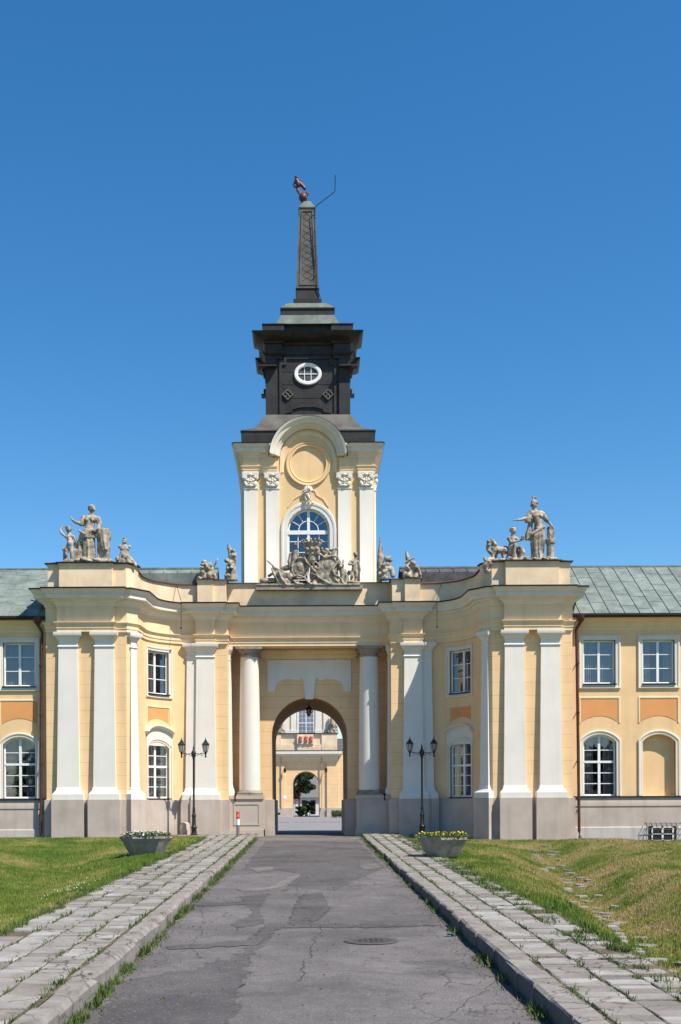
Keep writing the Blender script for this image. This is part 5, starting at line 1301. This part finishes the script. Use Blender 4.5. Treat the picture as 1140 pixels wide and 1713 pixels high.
Zt = np.maximum(terr(X, Y), np.where(np.abs(X) < np.where(X < 0, 4.8, 4.35), roadz(Y)+kerbh(Y)-.03, -9))
tag(blades('grass', np.stack([X, Y, Zt], 1), H, np.random.uniform(.010, .022, len(X)), 'grass_blade'), 'short patchy green and straw coloured grass either side of the driveway', 'grass')
nt_ = 2600; Xt = np.random.uniform(-14, 16, nt_); Yt = np.random.uniform(-42, -5, nt_); kt = vis(Xt, Yt) & ((Xt < -4.9) | (Xt > 4.5)); Xt, Yt = Xt[kt], Yt[kt]
rep = 22; Xr = np.repeat(Xt, rep)+np.random.normal(0, .05, len(Xt)*rep); Yr = np.repeat(Yt, rep)+np.random.normal(0, .07, len(Xt)*rep); Hr = np.repeat(np.random.uniform(.05, .13, len(Xt)), rep)*np.random.uniform(.5, 1, len(Xr))
tag(blades('tall_grass', np.stack([Xr, Yr, terr(Xr, Yr)], 1), Hr, np.random.uniform(.01, .02, len(Xr)), 'grass_blade', lean=1.1), 'coarse taller tufts of grass scattered over the lawns', 'grass')
cm_ = MB(); qc = random.Random(3)
for _ in range(55):
    x_, y_ = (-6.0+qc.gauss(0, .35), -25.5+qc.gauss(0, .9)) if qc.random() < .6 else (qc.uniform(-8, -5), qc.uniform(-36, -12)); cm_.ell((x_, y_, float(terr(x_, y_))+qc.uniform(.05, .09)), qc.uniform(.009, .016), nu=6, nv=4)
tag(cm_.build('clover_flowers', 'white_petal', smooth=0), 'tiny white clover heads dotted over the left lawn', 'clover', kind='stuff')
# weeds in joints and along kerbs
pts = []; q = random.Random(23)
def clump(x, y, z, r, n, h):
    for _ in range(n):
        rr = r*math.sqrt(q.random()); t = q.uniform(0, 2*PI); pts.append((x+rr*math.cos(t)*.6, y+rr*math.sin(t)*1.6, z, h*q.uniform(.4, 1)*(1-.5*rr/r)))
for sd in (-1, 1):
    dens = 1.0 if sd < 0 else .45
    for _ in range(int(300*dens)):
        y = q.uniform(-46, -1); big = q.random() < .3
        clump(sd*(2.50-q.uniform(0, .06)), y, .02*y, q.uniform(.08, .3), 50 if big else 18, .20 if big else .08)
    rows = [2.865, 3.33, 3.80, 4.26] if sd < 0 else [2.87, 3.36, 3.84]
    for r_ in rows:
        for _ in range(650 if sd > 0 else 480):
            y = q.uniform(-47, -1.5); z = float(roadz(y)+kerbh(y))-.02; clump(sd*r_+q.uniform(-.02, .02), y, z, q.uniform(.05, .2), 12, .035 if q.random() < .85 else .13)
    for _ in range(170):
        y = q.uniform(-47, -3); r_ = 4.72 if sd < 0 else q.uniform(3.9, 4.35); clump(sd*r_+q.uniform(-.12, .12), y, float(roadz(y)+kerbh(y))-.02, q.uniform(.1, .32), 60, .11 if q.random() < .7 else .2)
for _ in range(26): 
    gx, gy = G(q.uniform(505, 530), q.uniform(1490, 1545)); clump(gx, gy, .02*gy, .12, 14, .03)
for (gx, gy) in ((272, 1671), (660, 1530), (390, 1455)):
    gx, gy = G(gx, gy); clump(gx, gy, .02*gy, .07, 20, .05)
for _ in range(60): clump(q.choice((-1, 1))*q.uniform(2.4, 5.5), q.uniform(-.4, .2), .12, .12, 18, .08)
pts = np.array(pts)
tag(blades('weeds', pts[:, :3], pts[:, 3], np.random.uniform(.012, .03, len(pts)), 'weed', lean=.9), 'weeds growing along the kerbs and in the paving joints', 'weeds')

rs = np.random.RandomState(5); n = 5000
gx = np.concatenate([rs.choice([-1, 1], n)*(2.5-rs.exponential(.14, n)), rs.uniform(-2.4, 2.4, 1600)]); gy = rs.uniform(-46, -.5, len(gx)); sz = rs.uniform(.006, .02, len(gx)); an = rs.uniform(0, 6.28, len(gx))
gz = .02*gy+.008
V = np.stack([np.stack([gx+sz*np.cos(an+k*2.1), gy+sz*np.sin(an+k*2.1)*1.3, gz+(k == 0)*sz*.9], 1) for k in range(3)], 1).reshape(-1, 3)
tag(npmesh('grit', V, np.arange(len(V)).reshape(-1, 3), 'soil'), kind='stuff')
# ------------------------------------------------------------------ street furniture
def lamp_post(label, loc):
    t = empty('lamp_post', label, 'street lamp', (0, 0, 0), 'twin lantern lamp posts flanking the gate')
    mb = MB(); mb.lathe([(.17, 0), (.17, .06), (.13, .1), (.12, .3), (.14, .34), (.14, .4), (.10, .46), (.085, .85), (.11, .88), (.11, .94), (.075, 1.0), (.06, 1.25), (.075, 1.28), (.05, 1.34), (.043, 3.55), (.06, 3.58), (.06, 3.64), (.1, 3.7), (.115, 3.8), (.1, 3.9), (.06, 3.96), (.035, 4.04), (.05, 4.08), (.02, 4.14), (.008, 4.26)], n=16)
    mb.build('pole', 'iron', t)
    for sg in (-1, 1):
        a = MB(); arm = [(sg*.06, 0, 3.84), (sg*.25, 0, 3.78), (sg*.42, 0, 3.84), (sg*.53, 0, 3.80), (sg*.56, 0, 3.86)]
        a.tube(arm, .02, 6); a.tube([(sg*.05, 0, 3.72)]+[(sg*(.14+.07*math.cos(k)), 0, 3.76+.06*math.sin(k)) for k in (4.5, 5.5, 6.5, 7.5, 8.5)]+[(sg*.3, 0, 3.8)], .013, 5)
        a.tube([(sg*(.38+.05*math.cos(k)), 0, 3.75+.05*math.sin(k)) for k in (1.5, 2.5, 3.5, 4.5, 5.5, 6.5)], .012, 5); a.build('arm', 'iron', t)
        c = (sg*.56, 0, 0); L = MB()
        L.lathe([(.03, 3.62), (.05, 3.66), (.03, 3.7), (.05, 3.84), (.085, 3.88), (.09, 3.9)], c, 6); L.lathe([(.175, 4.22), (.18, 4.25), (.12, 4.33), (.09, 4.35), (.07, 4.41), (.03, 4.44), (.035, 4.48), (.012, 4.51), (.006, 4.58)], c, 6)
        for k in range(6):
            th_ = PI*k/3; L.tube([(c[0]+.09*math.cos(th_), .09*math.sin(th_), 3.89), (c[0]+.165*math.cos(th_), .165*math.sin(th_), 4.22)], .011, 5)
        lo = L.build('lantern', 'iron', t); g = MB(); g.lathe([(.078, 3.9), (.15, 4.22)], c, 6); g.build('glass', 'lamp_glass', lo, smooth=0)
    t.location = loc; return t
lp = lamp_post('black twin lantern lamp post in front of the left portal pilaster', (-5.36, -1.35, .12))
dup(lp, (5.28, -1.35, .12), 'black twin lantern lamp post behind the yellow flower planter on the right')
# bollard
bl = empty('bollard', 'slim grey bollard with red and white top left of the passage', 'bollard', (0, 0, 0))
bx, by, bz = -3.29, -1.6, .1
mb = MB(); mb.lathe([(.075, 0), (.075, .5)], n=16); mb.build('post', 'grey_paint', bl)
mb = MB(); mb.lathe([(.077, .5), (.077, .78)], n=16); mb.build('white_band', 'white_paint', bl)
mb = MB(); mb.lathe([(.078, .78), (.078, 1.1), (.06, 1.13), (.02, 1.14)], n=16); rb = mb.build('red_band', 'red_paint', bl)
mb = MB()
for (u0, v0, u1, v1) in ((-.03, .95, .03, 1.0), (-.03, .9, .03, .95), (.0, .86, .03, .9)): mb.tube([(u0, -.079, v0), (u1, -.079, v1)], .008, 5)
mb.build('white_symbol', 'white_paint', rb); bl.location = (bx, by, bz)
mb = MB(); q = random.Random(4)
mb.lathe([(.24, -.3), (.25, 0), (.24, .5), (.2, .6), (.1, .63)], (-5.85, -.75, .1), 10); o = mb.build('guard_stone', 'granite'); tag(o, 'squat weathered guard stone against the wall beside the left lamp post', 'guard stone')
# planters
def planter(label, loc, rot):
    t = empty('planter', label, 'planter', (0, 0, 0), 'hexagonal concrete planters beside the driveway')
    mb = MB(); n_ = 6
    mb.lathe([(.56, 0), (.58, .03), (.86, .52), (.90, .55), (.90, .62), (.80, .62), (.78, .52), (.1, .5)], n=n_); mb.build('bowl', 'concrete', t, smooth=0)
    mb = MB(); mb.lathe([(.79, .54), (.01, .57)], n=n_); mb.build('earth', 'soil', t, smooth=0)
    t.location = loc; t.rotation_euler.z = rot; return t
pL = ((245-517)*38.5/1900, 38.5-54.3); pR = ((741-517)*36.8/1900, 36.8-54.3)
zL = float(terr(*pL))-.03; zR = float(terr(*pR))-.02
zL = 1.42-78*38.5/1900; zR = 1.42-86*36.8/1900
zR = max(zR, .02*pR[1]+float(kerbh(pR[1])))
p1 = planter('mossy hexagonal concrete planter of white flowers on the left lawn', (*pL, zL), R(8))
p2 = dup(p1, (*pR, zR), 'pale hexagonal concrete planter of yellow flowers on the right', R(20))
def flowers(name, label, loc, petal, n, seed, extra=None):
    t = empty(name, label, 'flowers', (0, 0, 0)); q = random.Random(seed); lf = MB(); bs = MB()
    for _ in range(1700):
        r_ = .86*math.sqrt(q.random()); a = q.uniform(0, 2*PI); h = q.uniform(.02, .21)*(1.1-r_*.5); x, y, z = r_*math.cos(a), r_*math.sin(a), .56+h
        d = Vector((q.uniform(-1, 1), q.uniform(-1, 1), q.uniform(-.2, .8))).normalized()*q.uniform(.04, .09); e = d.cross(Vector((0, 0, 1))).normalized()*.022
        lf.add([(x, y, z), (x+d.x*.5+e.x, y+d.y*.5+e.y, z+d.z*.5), (x+d.x, y+d.y, z+d.z), (x+d.x*.5-e.x, y+d.y*.5-e.y, z+d.z*.5)], [(0, 1, 2, 3)])
    for _ in range(40): lf.tube([(q.uniform(-.5, .5), q.uniform(-.5, .5), .5), (q.uniform(-.6, .6), q.uniform(-.6, .6), .68)], .006, 4)
    lf.build('leaves', 'leaf', t, smooth=0, recalc=False)
    for _ in range(n):
        r_ = .80*math.sqrt(q.random()); a = q.uniform(0, 2*PI); x, y, z = r_*math.cos(a), r_*math.sin(a), .56+q.uniform(.10, .24); s_ = q.uniform(.018, .036)
        bs.ell((x, y, z), (s_, s_, s_*.55), (q.uniform(-.4, .4), q.uniform(-.4, .4), 0), nu=7, nv=5)
    bs.build('blossoms', petal, t, smooth=0); t.location = loc; return t
flowers('flowers', 'small white flowers filling the left planter', (*pL, zL), 'white_petal', 60, 31)
flowers('flowers', 'bright yellow flowers filling the right planter', (*pR, zR), 'yellow_petal', 60, 32)

# ------------------------------------------------------------------ COURTYARD AND FAR GATE
mb = MB(); mb.box(-60, 60, 9.8, 150, -.5, -.004); tag(mb.build('courtyard', 'courtyard_asphalt', smooth=0), kind='structure')
mb = MB(); q = random.Random(8)
x = -14
while x < 14:
    L = q.uniform(.6, 1.6); mb.box(x, x+L-.05, 50, 50.3, -.1, .07); x += L+(.5 if q.random() < .3 else 0)
tag(mb.build('courtyard_kerb', 'slab_pale', smooth=0), kind='structure')
FY = 108.7; FX = -.39; FS = 163.0/1900
fx = lambda x: (450+x/6.85-517)*FS
fz = lambda y: (1350-(1150+y/6.85))*FS+EYE
fg = empty('far_gate_building', 'distant sunlit cream gate building seen through the passage arch', 'gatehouse', (FX, FY, 0))
def fb(name, m_, boxes, parent=fg):
    mb = MB()
    for (x0, x1, y0, y1, z0, z1) in boxes: mb.box(x0, x1, y0, y1, z0, z1)
    return mb.build(name, m_, parent, smooth=0)
w_ = 1.88; crown = fz(960); spr = crown-w_
mb = MB(); n = 24
xs = [-6.2, -w_]+[-w_*math.cos(PI*i/n) for i in range(1, n)]+[w_, 6.2]
for a, b in zip(xs, xs[1:]):
    m_ = (a+b)/2; za, zb = [(-.1 if abs(m_) > w_ else spr+math.sqrt(max(0, w_*w_-t*t))) for t in (a, b)]
    mb.add([(FX+a, FY, za), (FX+b, FY, zb), (FX+b, FY, 8.9), (FX+a, FY, 8.9)], [(0, 1, 2, 3)])
o_ = [(-w_, -.1)]+[(w_*math.cos(PI-PI*i/n), spr+w_*math.sin(PI*i/n)) for i in range(n+1)]+[(w_, -.1)]; k = len(o_)
mb.add([(FX+a, FY, z) for a, z in o_]+[(FX+a, FY+7, z) for a, z in o_], [(i, i+1, i+1+k, i+k) for i in range(k-1)])
wl = mb.build('wall', 'coursed_wall', fg)
pe = [(-4.85, -3.1), (3.1-.0, 4.42)]
fb('wall_strip', 'coursed_wall', [(FX-5.6, FX-3.05, FY-.25, FY, 0, 8.8)]); fb('wall_strip', 'coursed_wall', [(FX+3.0, FX+4.6, FY-.25, FY, 0, 8.8)])
fb('plinth', 'plinth', [(FX-5.7, FX-3.0, FY-.35, FY, -.2, fz(1380)), (FX+2.95, FX+6.1, FY-.35, FY, -.2, fz(1380)), (FX-3.0, FX-w_-.05, FY-.1, FY, -.2, fz(1380)), (FX+w_+.05, FX+2.95, FY-.1, FY, -.2, fz(1380))])
fb('entablature', 'cream_trim', [(FX-5.7, FX+4.6, FY-.4, FY, fz(850), fz(835)), (FX-5.7, FX+4.6, FY-.3, FY+.1, fz(835), fz(785))])
fb('cornice', 'cornice_white', [(FX-6, FX+4.85, FY-.7, FY+.2, fz(785), fz(765)), (FX-6.2, FX+5.2, FY-1.0, FY+.3, fz(765), fz(727))])
fb('cornice_flashing', 'dark_edge', [(FX-6.3, FX+5.3, FY-1.05, FY+.3, fz(727), fz(722))])
fb('attic', 'attic_plaster', [(FX-5, FX+4.42, FY-.15, FY+1.2, fz(722), fz(532)), (FX-5, FX+4.5, FY-.3, FY-.15, fz(722), fz(655)), (FX-5.0, fx(145), FY-.35, FY-.15, fz(722), fz(532)), (fx(610), FX+4.5, FY-.35, FY-.15, fz(722), fz(532)), (fx(330), fx(515), FY-.45, FY-.15, fz(722), fz(540))])
fb('attic_coping', 'dark_edge', [(FX-5.1, FX+4.6, FY-.45, FY+1.3, fz(532), fz(524))])
em = MB(); em.box(fx(328), fx(516), FY-.62, FY-.45, fz(650), fz(552)); eo = em.build('emblem_panel', 'attic_plaster', fg, smooth=0)
em = MB()
for cx in (362, 425, 482):
    X_ = fx(cx); em.ell((X_, FY-.7, fz(575)), (.16, .1, .16)); em.ell((X_+.05, FY-.7, fz(600)), (.24, .1, .3)); em.ell((X_-.08, FY-.7, fz(625)), (.12, .1, .22)); em.ell((X_+.2, FY-.7, fz(622)), (.1, .1, .16)); em.ell((X_+.22, FY-.7, fz(580)), (.1, .08, .16), (0, .6, 0))
em.build('red_figure', 'faded_red', eo)
fb('tower_wall', 'cream_wall', [(fx(150), fx(715), FY+1.2, FY+8, 11, 22)])
fb('tower_roof', 'black_metal', [(fx(140), fx(725), FY+1.0, FY+8.2, 22, 23.5), (fx(220), fx(640), FY+2.2, FY+7, 23.5, 27)])
for (a, b) in ((165, 240), (258, 318), (540, 612), (632, 698)): fb('tower_pilaster', 'white_plaster', [(fx(a), fx(b), FY+1.0, FY+1.2, 11, 21), (fx(a)-.1, fx(b)+.1, FY+.95, FY+1.2, 11, fz(480))])
ft_ = fb('tower_window', 'white_paint', [(fx(330), fx(525), FY+1.08, FY+1.2, 11.5, 19)])
gl_ = []; 
for i in range(4):
    xa = fx(348)+(fx(510)-fx(348))*(i/4)+(.12 if i >= 2 else 0)
    for j in range(12): gl_.append((xa+.03, xa+.47, FY+1.05, FY+1.08, 11.9+j*.6, 11.9+j*.6+(.52 if j != 2 else .40)))
fb('pane', 'glass', gl_, ft_)
mb2 = MB(); mb2.box(fx(345), fx(515), FY+1.075, FY+1.079, 11.8, 18.9); mb2.build('room_or_sky_backing', 'house_white', ft_, smooth=0)  # pale sheet right behind the panes, its colour imitating reflected sky
fb('side_wall', 'coursed_wall', [(FX+4.6, FX+14, FY+1.0, FY+3, 0, fz(962)), (FX-14, FX-4.6, FY+1.0, FY+3, 0, fz(962))])
fb('side_coping', 'stone', [(FX+4.5, FX+14, FY+.8, FY+3.1, fz(962), fz(940)), (FX-14, FX-4.6, FY+.8, FY+3.1, fz(962), fz(940))])
mb = MB(); mb.add([(FX+4.5, FY+4, 6), (FX+18, FY+4, 6), (FX+18, FY+9, fz(545)), (FX+4.5, FY+9, fz(545)), (FX+4.5, FY+14, 6), (FX+18, FY+14, 6)], [(0, 1, 2, 3), (3, 2, 5, 4), (0, 3, 4)]); mb.build('roof', 'slate', fg, smooth=0)
fb('plaque', 'white_paint', [(fx(165), fx(208), FY-.28, FY-.25, fz(1272), fz(1240))])
fb('vent', 'room_dark', [(fx(105), fx(133), FY-.38, FY-.35, fz(1455), fz(1432)), (fx(720), fx(748), FY-.38, FY-.35, fz(1455), fz(1432))])
for cx in (188, 658):
    mb = MB(); mb.lathe([(.05, fz(980)), (.16, fz(970)), (.2, fz(940)), (.1, fz(925)), (.03, fz(918))], (fx(cx), FY-.75, 0), 6); mb.tube([(fx(cx), FY-.2, fz(930)), (fx(cx), FY-.5, fz(918)), (fx(cx), FY-.75, fz(921))], .04, 6); mb.build('wall_lantern', 'iron', fg)
# downpipes / pilaster lines
fb('downpipe', 'stone', [(fx(140), fx(147), FY-.42, FY-.25, 1.2, 8.6), (fx(604), fx(611), FY-.42, FY-.25, 1.2, 8.6)])
# vase and far statues
s = MB(); s.lathe([(.4, 0), (.4, .3), (.2, .4), (.3, .6), (.55, 1.1), (.5, 1.4), (.3, 1.5), (.35, 1.7)], n=16); q = random.Random(1)
for _ in range(20): s.ell((q.uniform(-.4, .4), q.uniform(-.4, .4), q.uniform(1.5, 2.3)), q.uniform(.12, .25), nu=8, nv=6)
o = tag(s.build('stone_vase', 'stone'), 'pale stone vase on the wall right of the distant gate', 'vase'); o.location = (fx(822), FY+1.6, fz(940))
for cx, top, sd in ((128, 400, -1), (738, 370, 1)):
    s = heap(70+cx, .8, 2.4, 26, .5); s.chain([(0, 0, 1.2), (0, 0, 2.0), (.1, 0, 2.5)], [.5, .4, .25]); s.head((.1, 0, 2.9), .28)
    o = sculpt('trophy_sculpture', s, 'distant stone trophy on the %s end of the far gate attic' % ('left' if sd < 0 else 'right'), 'sculpture', voxel=.08, disp=.1); place(o, fx(cx), FY+.4, fz(526))

# ------------------------------------------------------------------ vegetation and house beyond the far gate
def tree(name, label, x, y, z, h, cr, ch, seed, nleaf=9000, leaf=.16, mat_='leaf_dark', trunk=.25):
    t = empty(name, label, 'tree', (x, y, z)); q = random.Random(seed); mb = MB()
    top = Vector((x+q.uniform(-.3, .3), y, z+h*.75)); mb.tube([(x, y, z-.2), (x+.1, y, z+h*.25), (x-.1, y, z+h*.5), top], [trunk, trunk*.8, trunk*.6, trunk*.2], 9)
    cl = []
    for k in range(34):
        a = q.uniform(0, 2*PI); r_ = cr*math.sqrt(q.random())*.9; zz = z+h-ch+ch*q.uniform(.1, .95); zz2 = zz
        c = Vector((x+r_*math.cos(a), y+r_*math.sin(a), zz2)); cl.append((c, q.uniform(.2, .42)*cr)); mb.tube([(x, y, z+h*q.uniform(.25, .55)), ((x+c.x)/2, (y+c.y)/2, (z+h*.4+c.z)/2), c], [trunk*.4, trunk*.25, .03], 6)
    mb.build('trunk', 'bark', t)
    rs = np.random.RandomState(seed); V = np.zeros((nleaf*4, 3))
    ci = rs.randint(0, len(cl), nleaf); C_ = np.array([list(c[0]) for c in cl])[ci]; Rr = np.array([c[1] for c in cl])[ci]
    d = rs.normal(size=(nleaf, 3)); d /= np.linalg.norm(d, axis=1)[:, None]; P = C_+d*(Rr*rs.uniform(.35, 1, nleaf)**.5)[:, None]*np.array([1, 1, .75])
    u = rs.normal(size=(nleaf, 3)); u /= np.linalg.norm(u, axis=1)[:, None]; v = np.cross(u, rs.normal(size=(nleaf, 3))); v /= np.linalg.norm(v, axis=1)[:, None]
    s_ = leaf*rs.uniform(.6, 1.3, nleaf)[:, None]; P -= np.array([x, y, z])
    V = np.stack([P-u*s_, P-v*s_*.5, P+u*s_, P+v*s_*.5], 1).reshape(-1, 3)
    o = npmesh('crown', V, np.arange(nleaf*4).reshape(nleaf, 4), mat_, t); return t
tree('tree', 'leafy dark green tree seen through the far arch', fx(330), FY+24, 0, 10.2, 2.6, 7.6, 5, 26000, .13, 'leaf_dark', .2)
tree('shrub', 'low green shrub at the foot of the far arch, left one', fx(372), FY+9.5, -.05, 1.5, .9, 1.4, 6, 3500, .09, 'leaf', .05)
tree('shrub', 'taller green shrub in the middle of the far arch', fx(462), FY+13, -.05, 2.3, .9, 2.0, 7, 3500, .1, 'leaf', .05)
tree('shrub', 'small light green shrub on the courtyard edge at right', fx(805)*.93, FY-12, -.02, .9, 1.1, .85, 8, 3000, .08, 'weed', .04)
tree('tree', 'dark tree behind the white house beyond the far arch', fx(480), FY+50, 0, 15, 4.5, 12, 9, 9000, .3, 'leaf_dark', .3)
hs = empty('house', 'white house with grey roof beyond the far arch', 'house', (4, FY+36, 0))
mb = MB(); mb.box(-4, 16, FY+36, FY+44, 0, 3.1); mb.build('wall', 'house_white', hs, smooth=0)
mb = MB(); mb.add([(-4.5, FY+35.5, 3.1), (16.5, FY+35.5, 3.1), (16.5, FY+40, 8.6), (-1.0, FY+40, 8.6), (-4.5, FY+44.5, 3.1), (16.5, FY+44.5, 3.1)], [(0, 1, 2, 3), (3, 2, 5, 4), (0, 3, 4)]); mb.build('roof', 'house_roof', hs, smooth=0)
mb = MB()
for xx in (-1.2, .3, 3): mb.box(xx, xx+.9, FY+35.95, FY+36, .2, 2.6)
mb.build('window', 'room_dark', hs, smooth=0)
# reddish kiosk awning
aw = empty('awning', 'small red awning low on the left of the far arch', 'awning', (fx(310), FY+14, 0))
mb = MB(); mb.box(fx(285), fx(335), FY+13.6, FY+14.6, 2.35, 2.6); mb.build('canopy', 'red_paint', aw, smooth=0)
mb = MB()
for xx in (288, 332): mb.tube([(fx(xx), FY+14.4, 0), (fx(xx), FY+14.4, 2.4)], .04, 6)
mb.build('pole', 'iron', aw)

rs = np.random.RandomState(77); n = 60000
cx = rs.uniform(-75, 75, 70); cz = rs.uniform(7, 13, 70); cyy = rs.uniform(-128, -112, 70); ci = rs.randint(0, 70, n)
d = rs.normal(size=(n, 3)); d /= np.linalg.norm(d, axis=1)[:, None]
P = np.stack([cx[ci], cyy[ci], cz[ci]*.55], 1)+d*np.stack([np.full(n, 4.2), np.full(n, 3.5), cz[ci]*.55+1.2], 1)*(rs.uniform(.3, 1, n)**.4)[:, None]
u = rs.normal(size=(n, 3)); u /= np.linalg.norm(u, axis=1)[:, None]; v = np.cross(u, rs.normal(size=(n, 3))); v /= np.linalg.norm(v, axis=1)[:, None]
s_ = .55*rs.uniform(.6, 1.3, n)[:, None]
V = np.stack([P-u*s_, P-v*s_*.5, P+u*s_, P+v*s_*.5], 1).reshape(-1, 3)
tag(npmesh('woodland', V, np.arange(n*4).reshape(n, 4), 'leaf_dark'), kind='stuff')
